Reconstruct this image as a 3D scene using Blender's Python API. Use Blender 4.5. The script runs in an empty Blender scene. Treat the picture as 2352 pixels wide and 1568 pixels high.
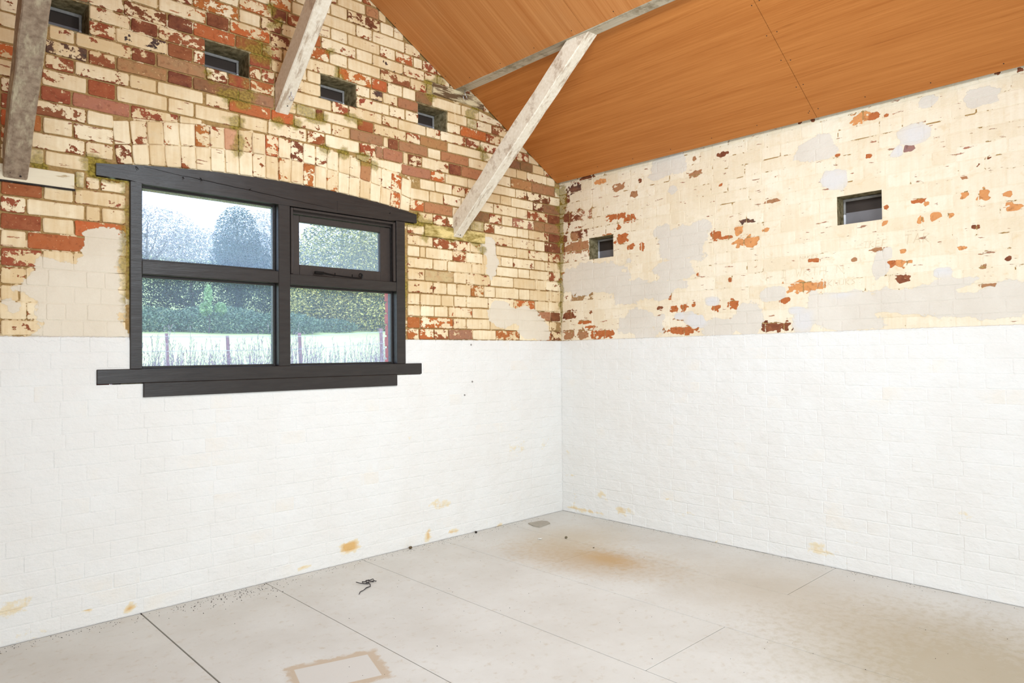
import bpy, bmesh, math, random
from mathutils import Vector, Matrix, noise as mnoise

D = bpy.data
COL = bpy.context.scene.collection
SC = bpy.context.scene
random.seed(7)

def lin(c):
    c = c / 255.0
    return c / 12.92 if c <= 0.04045 else ((c + 0.055) / 1.055) ** 2.4
def rgb(r, g, b): return (lin(r), lin(g), lin(b), 1.0)

# ------------------------------------------------------------------ camera
CX, CY, CH = -4.0439, -3.6763, 1.2335
YAW, PITCH, ROLL, FPX = 0.76223, 0.01835, -0.0103265, 1584.33
_f = Vector((math.sin(YAW) * math.cos(PITCH), math.cos(YAW) * math.cos(PITCH), math.sin(PITCH)))
_r = Vector((math.cos(YAW), -math.sin(YAW), 0.0)); _u = _r.cross(_f)
_c, _s = math.cos(ROLL), math.sin(ROLL)
RIGHT, UP, FWD = _c * _r + _s * _u, -_s * _r + _c * _u, _f
cam = D.objects.new('camera', D.cameras.new('camera')); COL.objects.link(cam)
M3 = Matrix((RIGHT, UP, -FWD)).transposed()
cam.matrix_world = Matrix.Translation((CX, CY, CH)) @ M3.to_4x4()
cam.data.sensor_width = 36.0; cam.data.lens = FPX / 2352 * 36.0
cam.data.clip_start = 0.05; cam.data.clip_end = 300
SC.camera = cam

# ------------------------------------------------------------------ sky, lights, exposure
world = D.worlds.new('overcast_sky'); SC.world = world; world.use_nodes = True
wn = world.node_tree; wn.nodes.clear()
_bg = wn.nodes.new('ShaderNodeBackground'); _wo = wn.nodes.new('ShaderNodeOutputWorld')
_bg.inputs[0].default_value = (0.70, 0.85, 1.20, 1); _bg.inputs[1].default_value = 1.9
wn.links.new(_bg.outputs[0], _wo.inputs[0])

def area_light(name, loc, target, size, size_y, power, color, spread=180):
    l = D.lights.new(name, 'AREA'); l.shape = 'RECTANGLE'; l.size = size; l.size_y = size_y
    l.energy = power; l.color = color; l.spread = math.radians(spread)
    o = D.objects.new(name, l); COL.objects.link(o); o.location = loc
    d = Vector(target) - Vector(loc)
    o.rotation_euler = d.to_track_quat('-Z', 'Y').to_euler()
    return o
area_light('ceiling_lamp', (-2.5, -2.7, 2.85), (-0.9, -1.2, 0.8), 0.7, 0.45, 34, (0.79, 0.91, 1.0), 160)
area_light('ridge_lamp', (-2.15, -1.9, 3.50), (-1.3, -0.7, 1.2), 0.30, 0.30, 3.5, (0.82, 0.92, 1.0), 150)
area_light('rear_fill', (-3.0, -5.35, 1.15), (-1.2, 0.0, 1.0), 2.4, 1.7, 68, (0.79, 0.91, 1.0), 160)  # added broad fill light from behind; the end wall has no doorway

SC.view_settings.view_transform = 'Standard'
SC.view_settings.look = 'None'
SC.view_settings.exposure = 0.50
SC.view_settings.gamma = 1.0
SC.view_settings.use_curve_mapping = False

# ------------------------------------------------------------------ object helpers
def mesh(name, verts, faces, mat=None, smooth=False):
    me = D.meshes.new(name); me.from_pydata(verts, [], faces)
    if mat: me.materials.append(mat)
    if smooth: me.polygons.foreach_set('use_smooth', [True] * len(me.polygons))
    me.update()
    return me
def link(name, me, parent=None):
    o = D.objects.new(name, me); COL.objects.link(o)
    if parent is not None: o.parent = parent
    return o
def tag(o, label=None, cat=None, group=None, kind=None):
    if label: o['label'] = label
    if cat: o['category'] = cat
    if group: o['group'] = group
    if kind: o['kind'] = kind
    return o
def empty(name, loc=(0, 0, 0)):
    o = D.objects.new(name, None); COL.objects.link(o); o.location = loc
    o.empty_display_size = 0.1
    return o

class MB:
    """collects shapes into one mesh"""
    def __init__(s): s.v = []; s.f = []
    def add(s, vs, fs):
        b = len(s.v); s.v += [tuple(v) for v in vs]; s.f += [tuple(i + b for i in f) for f in fs]
    def box(s, x0, x1, y0, y1, z0, z1, bev=0.0, jit=0.0):
        if bev <= 0:
            vs = [(x, y, z) for z in (z0, z1) for y in (y0, y1) for x in (x0, x1)]
            if jit: vs = [tuple(c + random.uniform(-jit, jit) for c in v) for v in vs]
            s.add(vs, [(0, 2, 3, 1), (4, 5, 7, 6), (0, 1, 5, 4), (2, 6, 7, 3), (0, 4, 6, 2), (1, 3, 7, 5)])
            return
        bm = bmesh.new(); bmesh.ops.create_cube(bm, size=1)
        for v in bm.verts:
            v.co = Vector(((x0 + x1) / 2 + v.co.x * (x1 - x0), (y0 + y1) / 2 + v.co.y * (y1 - y0), (z0 + z1) / 2 + v.co.z * (z1 - z0)))
        bmesh.ops.bevel(bm, geom=list(bm.edges), offset=bev, segments=1, affect='EDGES')
        bm.verts.index_update()
        s.add([v.co for v in bm.verts], [[v.index for v in f.verts] for f in bm.faces]); bm.free()
    def tube(s, pts, r, n=8, cap=True):
        pts = [Vector(q) for q in pts]
        if not isinstance(r, (list, tuple)): r = [r] * len(pts)
        base = len(s.v); prev = None
        for i, q in enumerate(pts):
            t = (pts[min(i + 1, len(pts) - 1)] - pts[max(i - 1, 0)])
            if t.length < 1e-9: t = Vector((0, 0, 1))
            t.normalize()
            if prev is None:
                a = t.orthogonal().normalized()
            else:
                a = prev - t * prev.dot(t)
                a = a.normalized() if a.length > 1e-6 else t.orthogonal().normalized()
            prev = a; b = t.cross(a)
            for k in range(n):
                an = 2 * math.pi * k / n
                s.v.append(tuple(q + (a * math.cos(an) + b * math.sin(an)) * r[i]))
        for i in range(len(pts) - 1):
            for k in range(n):
                k2 = (k + 1) % n
                s.f.append((base + i * n + k, base + i * n + k2, base + (i + 1) * n + k2, base + (i + 1) * n + k))
        if cap:
            s.f.append(tuple(base + k for k in reversed(range(n))))
            s.f.append(tuple(base + (len(pts) - 1) * n + k for k in range(n)))
    def build(s, name, mat, parent=None, smooth=False):
        return link(name, mesh(name, s.v, s.f, mat, smooth), parent)

# ------------------------------------------------------------------ material helpers
class NT:
    def __init__(s, name):
        s.m = D.materials.new(name); s.m.use_nodes = True
        s.t = s.m.node_tree; s.t.nodes.clear()
        s.out = s.t.nodes.new('ShaderNodeOutputMaterial')
        s.b = s.t.nodes.new('ShaderNodeBsdfPrincipled')
        s.t.links.new(s.b.outputs[0], s.out.inputs[0])
        s.pos = s.t.nodes.new('ShaderNodeNewGeometry').outputs['Position']
    def n(s, typ, **kw):
        x = s.t.nodes.new(typ)
        for k, v in kw.items(): setattr(x, k, v)
        return x
    def put(s, inp, v):
        if isinstance(v, bpy.types.NodeSocket): s.t.links.new(v, inp)
        elif v is not None: inp.default_value = v
    def math(s, op, a, b=None, c=None, clamp=False):
        x = s.n('ShaderNodeMath', operation=op, use_clamp=clamp)
        s.put(x.inputs[0], a)
        if b is not None: s.put(x.inputs[1], b)
        if c is not None: s.put(x.inputs[2], c)
        return x.outputs[0]
    def scale(s, vec, xyz):
        x = s.n('ShaderNodeVectorMath', operation='MULTIPLY'); s.put(x.inputs[0], vec); x.inputs[1].default_value = xyz
        return x.outputs[0]
    def noise(s, vec, scale, detail=4, rough=.55, dist=0.0, color=False):
        x = s.n('ShaderNodeTexNoise'); s.put(x.inputs['Vector'], vec)
        x.inputs['Scale'].default_value = scale; x.inputs['Detail'].default_value = detail
        x.inputs['Roughness'].default_value = rough; x.inputs['Distortion'].default_value = dist
        return x.outputs['Color' if color else 'Fac']
    def ramp(s, v, a, b, lo=0.0, hi=1.0):
        x = s.n('ShaderNodeMapRange'); x.clamp = True
        s.put(x.inputs[0], v)
        for i, q in enumerate((a, b, lo, hi)): s.put(x.inputs[1 + i], q)
        return x.outputs[0]
    def mix(s, f, a, b):
        x = s.n('ShaderNodeMix', data_type='RGBA'); s.put(x.inputs[0], f)
        s.put(x.inputs[6], a); s.put(x.inputs[7], b)
        return x.outputs[2]
    def attr(s, name, out='Fac'):
        x = s.n('ShaderNodeAttribute', attribute_name=name); return x.outputs[out]
    def sep(s, v):
        x = s.n('ShaderNodeSeparateXYZ'); s.put(x.inputs[0], v); return x.outputs
    def bump(s, h, dist, strength=1.0, normal=None):
        x = s.n('ShaderNodeBump'); s.put(x.inputs['Height'], h)
        x.inputs['Distance'].default_value = dist; x.inputs['Strength'].default_value = strength
        if normal is not None: s.put(x.inputs['Normal'], normal)
        return x.outputs[0]
    def done(s, color=None, rough=.8, normal=None, spec=.3, metal=0.0):
        if color is not None: s.put(s.b.inputs['Base Color'], color)
        s.put(s.b.inputs['Roughness'], rough); s.b.inputs['Specular IOR Level'].default_value = spec
        s.b.inputs['Metallic'].default_value = metal
        if normal is not None: s.put(s.b.inputs['Normal'], normal)
        return s.m

def simple(name, col, rough=.7, var=.12, sc=30, spec=.3, metal=0.0, bump=0.0):
    t = NT(name); n = t.noise(t.pos, sc, 4)
    c = t.mix(t.ramp(n, .3, .7), tuple(x * (1 - var) for x in col[:3]) + (1,), tuple(min(1, x * (1 + var)) for x in col[:3]) + (1,))
    nm = t.bump(n, bump, .6) if bump else None
    return t.done(c, rough, nm, spec, metal)

def wall_mat(name, cover_a, cover_b, mortar=False):
    """old limewash over brick or mortar; painted white below the line, read from position and from vertex attributes"""
    t = NT(name); P = t.pos
    n1 = t.noise(t.scale(P, (1, 1, 1.35)), 17, 8, .62)
    n2 = t.noise(P, 85, 4, .6)
    n3 = t.noise(P, 3.2, 7, .62)
    n4 = t.noise(t.scale(P, (1, 1, 1.9)), 8, 7, .62)
    f = t.math('ADD', t.math('MULTIPLY', n1, .84), t.math('MULTIPLY', n2, .16))
    peel = t.attr('peel')
    diff = t.math('SUBTRACT', peel, f)
    exposed = t.ramp(diff, -.004, .008)
    scr = t.noise(t.scale(P, (10, 10, 46)), 1.0, 5, .62)
    fine = t.ramp(t.math('ADD', scr, t.math('MULTIPLY', n3, .22)), .755, .775, 0, .85)
    exposed = t.math('MAXIMUM', exposed, fine)
    xyz = t.sep(P)
    # limewash
    streak = t.noise(t.scale(P, (55, 55, 5)), 1.0, 3, .5)
    tone = t.attr('bcol', 'Alpha')
    ctone = t.math('ADD', t.math('MULTIPLY', n3, .9), t.math('MULTIPLY', t.math('SUBTRACT', tone, .5), .22))
    ctone = t.math('ADD', ctone, t.math('MULTIPLY', t.math('SUBTRACT', streak, .5), .35))
    cover = t.mix(t.ramp(ctone, .30, .62), cover_a, cover_b)
    cover = t.mix(t.ramp(n1, .58, .70, 0, .35), cover, rgb(222, 190, 138))
    cover = t.mix(t.ramp(n4, .54, .68, 0, .35), cover, rgb(226, 208, 176))
    # thin dirty rim where the paint is lifting
    rim = t.ramp(t.math('ABSOLUTE', diff), .0, .02, .22, 0)
    cover = t.mix(rim, cover, rgb(214, 176, 112))
    # cement and filler patches
    cm = t.math('ADD', t.attr('cem'), t.math('MULTIPLY', t.math('SUBTRACT', n1, .5), .75))
    cm = t.ramp(t.math('ADD', cm, t.math('MULTIPLY', t.math('SUBTRACT', n3, .5), 1.1)), .40, .43)
    cemc = t.mix(t.ramp(n3, .3, .7), *((rgb(220, 210, 196), rgb(232, 224, 212)) if 'thick' in name else (rgb(226, 212, 190), rgb(238, 227, 208))))
    cemc = t.mix(t.attr('blue'), cemc, rgb(226, 222, 219))
    cover = t.mix(cm, cover, cemc)
    exposed = t.math('MULTIPLY', exposed, t.math('SUBTRACT', 1.0, cm))
    # lower white paint
    line = t.math('ADD', t.math('MULTIPLY', xyz[1], .0053), t.math('ADD', xyz[2], t.math('MULTIPLY', t.math('SUBTRACT', n2, .5), .012)))
    white = t.ramp(line, 1.332, 1.337, 1, 0)
    whitec = t.mix(t.ramp(n3, .35, .7), rgb(239, 236, 231), rgb(243, 242, 239))
    whitec = t.mix(t.ramp(t.math('ADD', n3, t.math('MULTIPLY', tone, .25)), .74, .9, 0, .35), whitec, rgb(240, 226, 205))
    cover = t.mix(white, cover, whitec)
    exposed = t.math('MULTIPLY', exposed, t.math('SUBTRACT', 1.0, white))
    # salt and rust stains low down
    st = t.attr('stain')
    sm = t.ramp(t.math('ADD', st, t.math('MULTIPLY', t.math('SUBTRACT', f, .5), 1.7)), .34, .52, 0, 1)
    sm = t.math('MULTIPLY', sm, t.ramp(st, .0, .06))
    stc = t.mix(t.ramp(st, .45, .8), rgb(240, 224, 190), rgb(224, 172, 82))
    cover = t.mix(t.math('MULTIPLY', sm, .85), cover, stc)
    # what lies under the paint
    if mortar:
        und = t.mix(t.ramp(n2, .3, .7), rgb(152, 120, 72), rgb(186, 152, 100))
    else:
        und = t.mix(t.ramp(n1, .3, .7), t.attr('bcol', 'Color'), t.mix(.5, t.attr('bcol', 'Color'), rgb(190, 122, 82)))
        und = t.mix(t.ramp(n2, .64, .68, 0, .75), und, rgb(226, 190, 140))
        dk = t.ramp(t.noise(P, 40, 3), .35, .45, .3, 0)
        und = t.mix(dk, und, rgb(90, 42, 22))
    col = t.mix(exposed, cover, und)
    ms = t.math('MULTIPLY', t.attr('moss'), 1.0)
    mm = t.ramp(t.math('ADD', ms, t.math('MULTIPLY', t.math('SUBTRACT', n1, .5), 1.3)), .30, .62, 0, .95 if mortar else .7)
    mm = t.math('MULTIPLY', mm, t.ramp(ms, .0, .1))
    col = t.mix(mm, col, t.mix(t.ramp(n2, .35, .65), rgb(104, 88, 30), rgb(176, 154, 66)))
    h = t.math('ADD', t.math('MULTIPLY', t.math('SUBTRACT', 1.0, exposed), .0012), t.math('MULTIPLY', t.math('SUBTRACT', n2, .5), .0016))
    h = t.math('ADD', h, t.math('MULTIPLY', t.math('SUBTRACT', n1, .5), .010 if mortar else .007))
    h = t.math('ADD', h, t.math('MULTIPLY', cm, .001))
    h = t.math('ADD', h, t.math('MULTIPLY', t.math('MULTIPLY', n4, white), .017))
    nm = t.bump(h, 1.0, .7)
    return t.done(col, .78, nm, .2)

def wood_mat(name, ca, cb, axis, rough=.55, freq=75, fine=.5, blotch=None, bump=.0004):
    t = NT(name)
    sc = [freq, freq, freq]; sc['xyz'.index(axis)] = freq * .022
    P = t.pos
    n = t.noise(t.scale(P, tuple(sc)), 1.0, 5, .6, .6)
    sc2 = [freq * .16] * 3; sc2['xyz'.index(axis)] = freq * .006
    nb = t.noise(t.scale(P, tuple(sc2)), 1.0, 3, .5)
    v = t.math('ADD', t.math('MULTIPLY', n, .62), t.math('MULTIPLY', nb, .38))
    c = t.mix(t.ramp(v, .33, .67), ca, cb)
    dk = t.ramp(n, .26, .36, fine, 0)
    c = t.mix(dk, c, tuple(x * .45 for x in ca[:3]) + (1,))
    if blotch:
        b = t.noise(P, 9, 6, .7)
        c = t.mix(t.ramp(b, .5, .64, 0, .8), c, blotch)
    return t.done(c, rough, t.bump(n, bump, .7), .25)
ZC = [1.335,1.408,1.485,1.56,1.638,1.721,1.799,1.873,1.948,2.022,2.103,2.175,2.249,2.326,2.397,2.467,2.545,2.615,2.683,2.752,2.825,2.895,2.97,3.045,3.118,3.19,3.265,3.34,3.41]
ROWS = {0:[[[-3.587, -3.435, -3.364, -3.278, -3.18, -3.096], "s c c c c"], [[-1.464, -1.371, -1.25, -1.125, -0.912, -0.69, -0.453, -0.238, -0.111, -0.001], "po po p rn c po c Ro pd"]],
 1:[[[-3.588, -3.493, -3.42, -3.347, -3.26, -3.096], "c s c c c"], [[-1.463, -1.36, -1.087, -0.967, -0.748, -0.603, -0.424, -0.13, 0.001], "Ro po s c c c c pn"]],
 2:[[[-3.588, -3.518, -3.422, -3.313, -3.207, -3.096], "c c c c c"], [[-1.462, -1.359, -1.245, -1.127, -0.914, -0.747, -0.46, -0.255, -0.109, 0.002], "c c c so c c c rn rd"]],
 3:[[[-3.588, -3.495, -3.414, -3.264, -3.189, -3.096], "s s c c c"], [[-1.462, -1.362, -1.186, -1.077, -0.965, -0.763, -0.512, -0.287, -0.137, 0.003], "c c c c c s po c c"]],
 4:[[[-3.588, -3.434, -3.316, -3.096], "pr c c"], [[-1.461, -1.254, -1.137, -1.05, -0.925, -0.803, -0.694, -0.457, -0.342, -0.126, 0.005], "s s c c po c c c c c"]],
 5:[[[-3.589, -3.492, -3.261, -3.096], "c Ro c"], [[-1.46, -1.322, -1.079, -0.963, -0.74, -0.51, -0.28, -0.164, 0.006], "s qn c s c c c s"]],
 6:[[[-3.589, -3.436, -3.31, -3.096], "R c ro"], [[-1.46, -1.253, -1.131, -0.915, -0.793, -0.684, -0.46, -0.34, -0.123, 0.007], "s c c c c c c c p"]],
 7:[[[-3.589, -3.494, -3.268, -3.202, -3.096], "p c s s"], [[-1.459, -1.359, -1.313, -1.085, -0.965, -0.808, -0.635, -0.512, -0.287, -0.167, 0.009], "c s c p c c c s c s"]],
 8:[[[-3.589, -3.433, -3.313, -3.096], "r c s"], [[-1.458, -1.251, -0.929, -0.811, -0.682, -0.471, -0.347, -0.131, 0.01], "s p s c c c s p"]],
 9:[[[-3.31, -3.268, -3.207, -3.096], "g s s"], [[-1.458, -1.312, -1.087, -0.94, -0.815, -0.515, -0.285, -0.169, 0.011], "s g g g s s c rd"]],
 10:[[[-3.59, -3.559, -3.488, -3.428, -3.252], "c r g c"], [[-1.392, -1.25, -1.136, -1.064, -0.927, -0.797, -0.697, -0.464, -0.345, -0.123, 0.013], "s p p g g p c c s Rd"]],
 11:[[[-3.59, -3.543, -3.48, -3.268, -3.149], "po s s s"], [[-1.436, -1.321, -1.082, -0.886, -0.746, -0.623, -0.513, -0.287, -0.171, 0.014], "po n s nd p c pn n n"]],
 12:[[[-3.59, -3.544, -3.472, -3.436, -3.317, -3.149], "ro s Ro c s"], [[-1.435, -1.277, -1.16, -1.004, -0.703, -0.471, -0.356, -0.131, 0.015], "c c s c s c p Rd"]],
 13:[[[-3.59, -3.544, -3.464, -3.263, -3.149], "r s pr c"], [[-1.355, -1.229, -1.084, -0.968, -0.803, -0.634, -0.524, -0.294, -0.179, 0.016], "c c s s c c c pd nd"]],
 14:[[[-3.59, -3.528, -3.443, -3.322, -3.077], "s s r n"], [[-1.498, -1.265, -1.144, -0.943, -0.802, -0.478, -0.363, -0.114, 0.018], "n po c c c s pd s"]],
 15:[[[-3.44, -3.26, -3.14, -2.909, -2.779, -2.547, -2.389, -2.155, -2.039, -1.808, -1.693, -1.639], "s Rr c c c c s p c p n"], [[-1.639, -1.487, -1.447, -1.336, -1.109, -1.001, -0.792, -0.675, -0.526, -0.306, -0.047, 0.019], "n c pd s Rd n c c rn n c"]],
 16:[[[-3.427, -3.311, -3.083, -2.958, -2.733], "p s c c"], [[-2.726, -2.603, -2.369, -2.233, -1.996, -1.874, -1.635, -1.599, -1.52, -1.289, -1.179, -0.934, -0.631, -0.467, -0.357, -0.136, -0.046], "s ro Ro s s n c Rd n c n c c c s c"]],
 17:[[[-3.427, -3.258, -3.14, -2.909, -2.787], "pk p n Rd"], [[-2.787, -2.551, -2.349, -2.219, -2.097, -2.05, -1.819, -1.705, -1.462, -1.348, -1.122, -0.799, -0.564, -0.429, -0.294, -0.169], "nd n c g rd c R s p no c s nd nd c"]],
 18:[[[-3.413, -3.309, -3.073, -2.962, -2.722], "s s rd n"], [[-2.722, -2.607, -2.487, -2.346, -2.242, -1.995, -1.882, -1.644, -1.522, -1.301, -1.181, -0.956, -0.827, -0.629, -0.474, -0.336], "pd rg po c c p s s c s s p p c p"]],
 19:[[[-3.256, -3.143, -2.909, -2.785, -2.722], "p sk Rr p"], [[-2.494, -2.425, -2.345, -2.221, -2.063], "p p s s"], [[-1.83, -1.588, -1.468, -1.361], "s s s"], [[-1.125, -1.006, -0.768, -0.628, -0.45], "s ro p c"]],
 20:[[[-3.256, -3.077, -2.953, -2.721], "s rd p"], [[-2.493, -2.37, -2.221, -2.154, -2.063], "R s s c"], [[-1.83, -1.731, -1.636, -1.525, -1.364], "s pk s n"], [[-1.124, -0.946, -0.854, -0.713, -0.561], "c g s p"]],
 21:[[[-3.256, -3.108, -2.909, -2.785, -2.567, -2.42, -2.299, -2.167, -1.948, -1.718, -1.603, -1.487, -1.384, -1.249, -0.996, -0.836], "s pd rd ro Rg p c s po ro s c nd c c"]],
 22:[[[-3.077, -2.951, -2.719, -2.599, -2.372, -2.257, -2.166, -2.008, -1.886, -1.654, -1.425, -1.295, -1.186], "c so Rd po pd c po c c p s c"]],
 23:[[[-2.919, -2.786, -2.547, -2.427, -2.306, -2.193, -2.061, -1.828, -1.711, -1.479, -1.312], "pd po c pd s ro s c sk s"]],
 24:[[[-2.814, -2.727, -2.547, -2.362, -2.272, -2.166, -1.998, -1.885, -1.656, -1.539, -1.399], "c so po rd p c c c s po"]],
 25:[[[-2.66, -2.568, -2.374, -2.245, -2.049, -1.827, -1.71, -1.467], "rd c po c c s c"]],
 26:[[[-2.521, -2.323, -2.218, -2.0, -1.887, -1.652, -1.551], "c p s c pd c"]],
 27:[[[-2.323, -2.164, -1.954, -1.758, -1.664], "p s c n"]]}
PEEL_R = [[-0.285,2.576,0.074,0.017,"d"],[-0.158,2.513,0.07,0.029,"k"],[-0.09,2.299,0.071,0.034,"d"],[-0.048,2.138,0.033,0.03,"d"],[-0.145,2.135,0.032,0.029,"n"],[-0.189,2.057,0.143,0.041,"n"],[-0.04,2.06,0.02,0.03,"d"],[-0.554,2.234,0.085,0.022,"o"],[-0.678,2.202,0.044,0.025,"o"],[-0.587,2.154,0.02,0.018,"o"],[-0.603,2.066,0.067,0.03,"o"],[-0.471,2.11,0.041,0.007,"o"],[-0.691,1.997,0.033,0.016,"o"],[-0.784,1.988,0.021,0.025,"o"],[-1.223,2.42,0.045,0.018,"n"],[-1.216,2.522,0.014,0.021,"n"],[-1.421,2.507,0.035,0.015,"d"],[-0.725,2.37,0.024,0.02,"n"],[-0.592,2.444,0.051,0.024,"n"],[-0.412,2.519,0.05,0.017,"l"],[-1.363,1.993,0.031,0.029,"o"],[-1.442,1.967,0.052,0.008,"o"],[-1.525,2.0,0.027,0.024,"l"],[-1.581,2.051,0.048,0.013,"k"],[-1.574,1.922,0.074,0.033,"l"],[-1.702,1.979,0.03,0.012,"l"],[-1.063,1.747,0.027,0.014,"o"],[-1.235,1.751,0.014,0.007,"o"],[-1.462,1.692,0.012,0.013,"o"],[-1.011,1.619,0.014,0.028,"o"],[-1.042,1.53,0.028,0.021,"o"],[-1.122,1.536,0.025,0.025,"o"],[-1.194,1.548,0.009,0.015,"o"],[-1.355,1.537,0.031,0.031,"o"],[-1.474,1.537,0.036,0.029,"o"],[-1.816,1.534,0.032,0.015,"o"],[-0.921,1.543,0.025,0.009,"d"],[-0.811,1.385,0.026,0.026,"o"],[-0.961,1.381,0.012,0.017,"n"],[-1.11,1.383,0.103,0.027,"o"],[-0.097,1.535,0.064,0.032,"d"],[-0.249,1.472,0.064,0.015,"o"],[-0.304,1.434,0.058,0.01,"o"],[-0.412,1.377,0.106,0.032,"o"],[-0.235,1.375,0.052,0.036,"n"],[-0.088,1.379,0.062,0.032,"n"],[-1.755,1.386,0.076,0.029,"d"],[-1.092,1.461,0.048,0.02,"n"],[-1.404,2.31,0.012,0.008,"o"],[-1.745,2.149,0.047,0.009,"n"],[-0.781,2.458,0.011,0.014,"d"],[-2.27,2.528,0.049,0.027,"l"],[-2.328,2.516,0.03,0.022,"o"],[-2.398,2.506,0.021,0.01,"o"],[-2.303,2.304,0.015,0.012,"o"],[-2.14,2.345,0.013,0.003,"o"],[-2.753,2.013,0.017,0.015,"l"],[-2.835,2.001,0.025,0.025,"l"],[-2.931,1.984,0.015,0.013,"l"],[-2.954,1.913,0.032,0.013,"l"],[-2.936,1.943,0.009,0.011,"l"],[-2.55,2.016,0.033,0.012,"o"],[-2.583,1.997,0.015,0.015,"l"],[-2.386,2.01,0.014,0.016,"o"],[-1.928,2.588,0.008,0.011,"d"],[-2.003,2.578,0.006,0.01,"d"],[-2.903,2.582,0.01,0.009,"d"],[-2.995,2.573,0.012,0.004,"d"],[-2.86,2.181,0.011,0.007,"d"],[-2.812,2.148,0.005,0.008,"d"],[-2.75,2.101,0.018,0.009,"n"],[-2.509,2.308,0.024,0.019,"s"],[-2.38,1.929,0.016,0.014,"l"],[-2.555,1.914,0.016,0.016,"l"],[-2.624,1.917,0.023,0.021,"l"],[-2.693,1.917,0.008,0.01,"l"],[-2.795,1.842,0.019,0.01,"d"],[-1.988,1.762,0.031,0.011,"o"],[-2.343,1.786,0.036,0.012,"n"],[-2.465,1.76,0.014,0.007,"l"],[-2.401,1.699,0.027,0.021,"o"],[-2.451,1.691,0.024,0.023,"l"],[-2.5,1.7,0.016,0.008,"l"],[-2.467,1.618,0.033,0.027,"d"],[-2.739,1.744,0.023,0.005,"l"],[-1.943,1.613,0.099,0.033,"l"],[-2.029,1.609,0.028,0.02,"l"],[-1.825,1.542,0.021,0.017,"o"],[-2.494,1.467,0.031,0.026,"d"],[-2.525,1.476,0.013,0.017,"n"],[-1.82,1.389,0.017,0.031,"d"],[-1.888,1.384,0.007,0.012,"d"],[-2.212,1.744,0.016,0.005,"n"],[-2.927,1.675,0.01,0.004,"d"],[-2.824,1.643,0.007,0.008,"n"],[-2.86,1.551,0.042,0.005,"n"]]
MORT_R = [[-0.999,2.434,0.028,0.033],[-0.648,2.433,0.013,0.03],[-1.758,2.418,0.071,0.008],[-1.298,2.191,0.054,0.007],[-1.446,2.183,0.045,0.005],[-0.349,1.967,0.022,0.013],[-1.318,2.13,0.007,0.016],[-1.288,1.59,0.036,0.005],[-1.335,2.431,0.009,0.016],[-0.317,2.275,0.017,0.019],[-0.526,2.289,0.009,0.028],[-0.195,2.429,0.015,0.029],[-0.902,2.412,0.046,0.004],[-0.404,1.651,0.03,0.007],[-1.217,1.501,0.037,0.004],[-0.009,2.212,0.016,0.059],[-0.005,1.935,0.013,0.099],[-0.013,2.5,0.066,0.059],[-2.268,2.422,0.079,0.005],[-2.624,2.418,0.039,0.007],[-2.795,2.418,0.028,0.007],[-2.683,2.351,0.058,0.004],[-2.247,2.138,0.008,0.021],[-2.547,2.092,0.008,0.011],[-2.719,2.138,0.006,0.01],[-2.882,2.386,0.005,0.009],[-2.89,2.227,0.003,0.014],[-2.198,2.185,0.022,0.005],[-2.939,2.498,0.012,0.003],[-2.399,2.419,0.025,0.003],[-2.889,2.182,0.011,0.003],[-1.884,2.189,0.018,0.004],[-2.672,2.271,0.02,0.003],[-2.366,2.145,0.005,0.014]]
CEM_R = [[-0.371,1.794,0.311,0.104],[-0.768,1.671,0.278,0.084],[-1.091,1.961,0.18,0.11],[-0.963,2.064,0.075,0.052],[-1.039,1.805,0.136,0.077],[-1.076,1.691,0.087,0.03],[-0.753,1.449,0.158,0.098],[-1.379,1.392,0.131,0.057],[-1.578,1.44,0.09,0.094],[-1.735,1.585,0.078,0.046],[-1.011,2.514,0.157,0.065],[-1.048,2.343,0.039,0.038],[-0.249,1.882,0.086,0.048],[-2.174,1.482,0.197,0.086],[-2.526,1.5,0.195,0.065],[-2.798,1.447,0.198,0.076],[-2.966,1.486,0.079,0.074],[-2.349,1.684,0.038,0.078],[-2.392,1.758,0.02,0.028],[-2.686,1.568,0.08,0.029],[-2.217,1.394,0.199,0.04]]
BLUE_R = [[-2.109,2.21,0.07,0.058],[-2.528,2.369,0.062,0.046],[-2.452,2.299,0.025,0.027],[-1.216,1.446,0.081,0.058],[-1.926,1.416,0.056,0.062],[-1.888,1.477,0.047,0.023],[-2.151,1.542,0.07,0.017],[-2.648,1.631,0.043,0.025],[-1.33,1.563,0.044,0.026],[-1.083,1.481,0.047,0.024]]
BEIGE_R = [[-2.844,2.487,0.067,0.041],[-2.602,2.523,0.042,0.032],[-2.008,2.403,0.104,0.06]]
STAIN_R = [[-0.125,0.046,0.123,0.016,0.7],[-0.126,0.117,0.021,0.047,0.5],[-0.268,0.029,0.177,0.012,0.75],[-0.586,0.094,0.105,0.035,0.55],[-0.399,0.171,0.086,0.03,0.5],[-0.945,0.231,0.03,0.017,0.5],[-1.105,0.161,0.086,0.025,0.4],[-1.991,0.09,0.103,0.042,0.5],[-1.765,0.039,0.075,0.025,0.4],[-2.145,0.165,0.066,0.03,0.35],[-2.176,0.046,0.039,0.007,0.8],[-2.345,0.049,0.043,0.007,0.8],[-2.561,0.122,0.021,0.006,0.85],[-2.539,0.049,0.013,0.006,0.8],[-2.713,0.405,0.07,0.031,0.35],[-0.098,0.284,0.071,0.008,0.7],[-1.913,0.015,0.01,0.019,0.7],[-2.625,0.042,0.024,0.006,0.5],[-0.875,0.026,0.01,0.02,0.6],[-1.337,0.014,0.012,0.013,0.6],[-0.069,0.458,0.063,0.048,0.3],[-2.261,0.02,0.011,0.013,0.7]]
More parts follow.
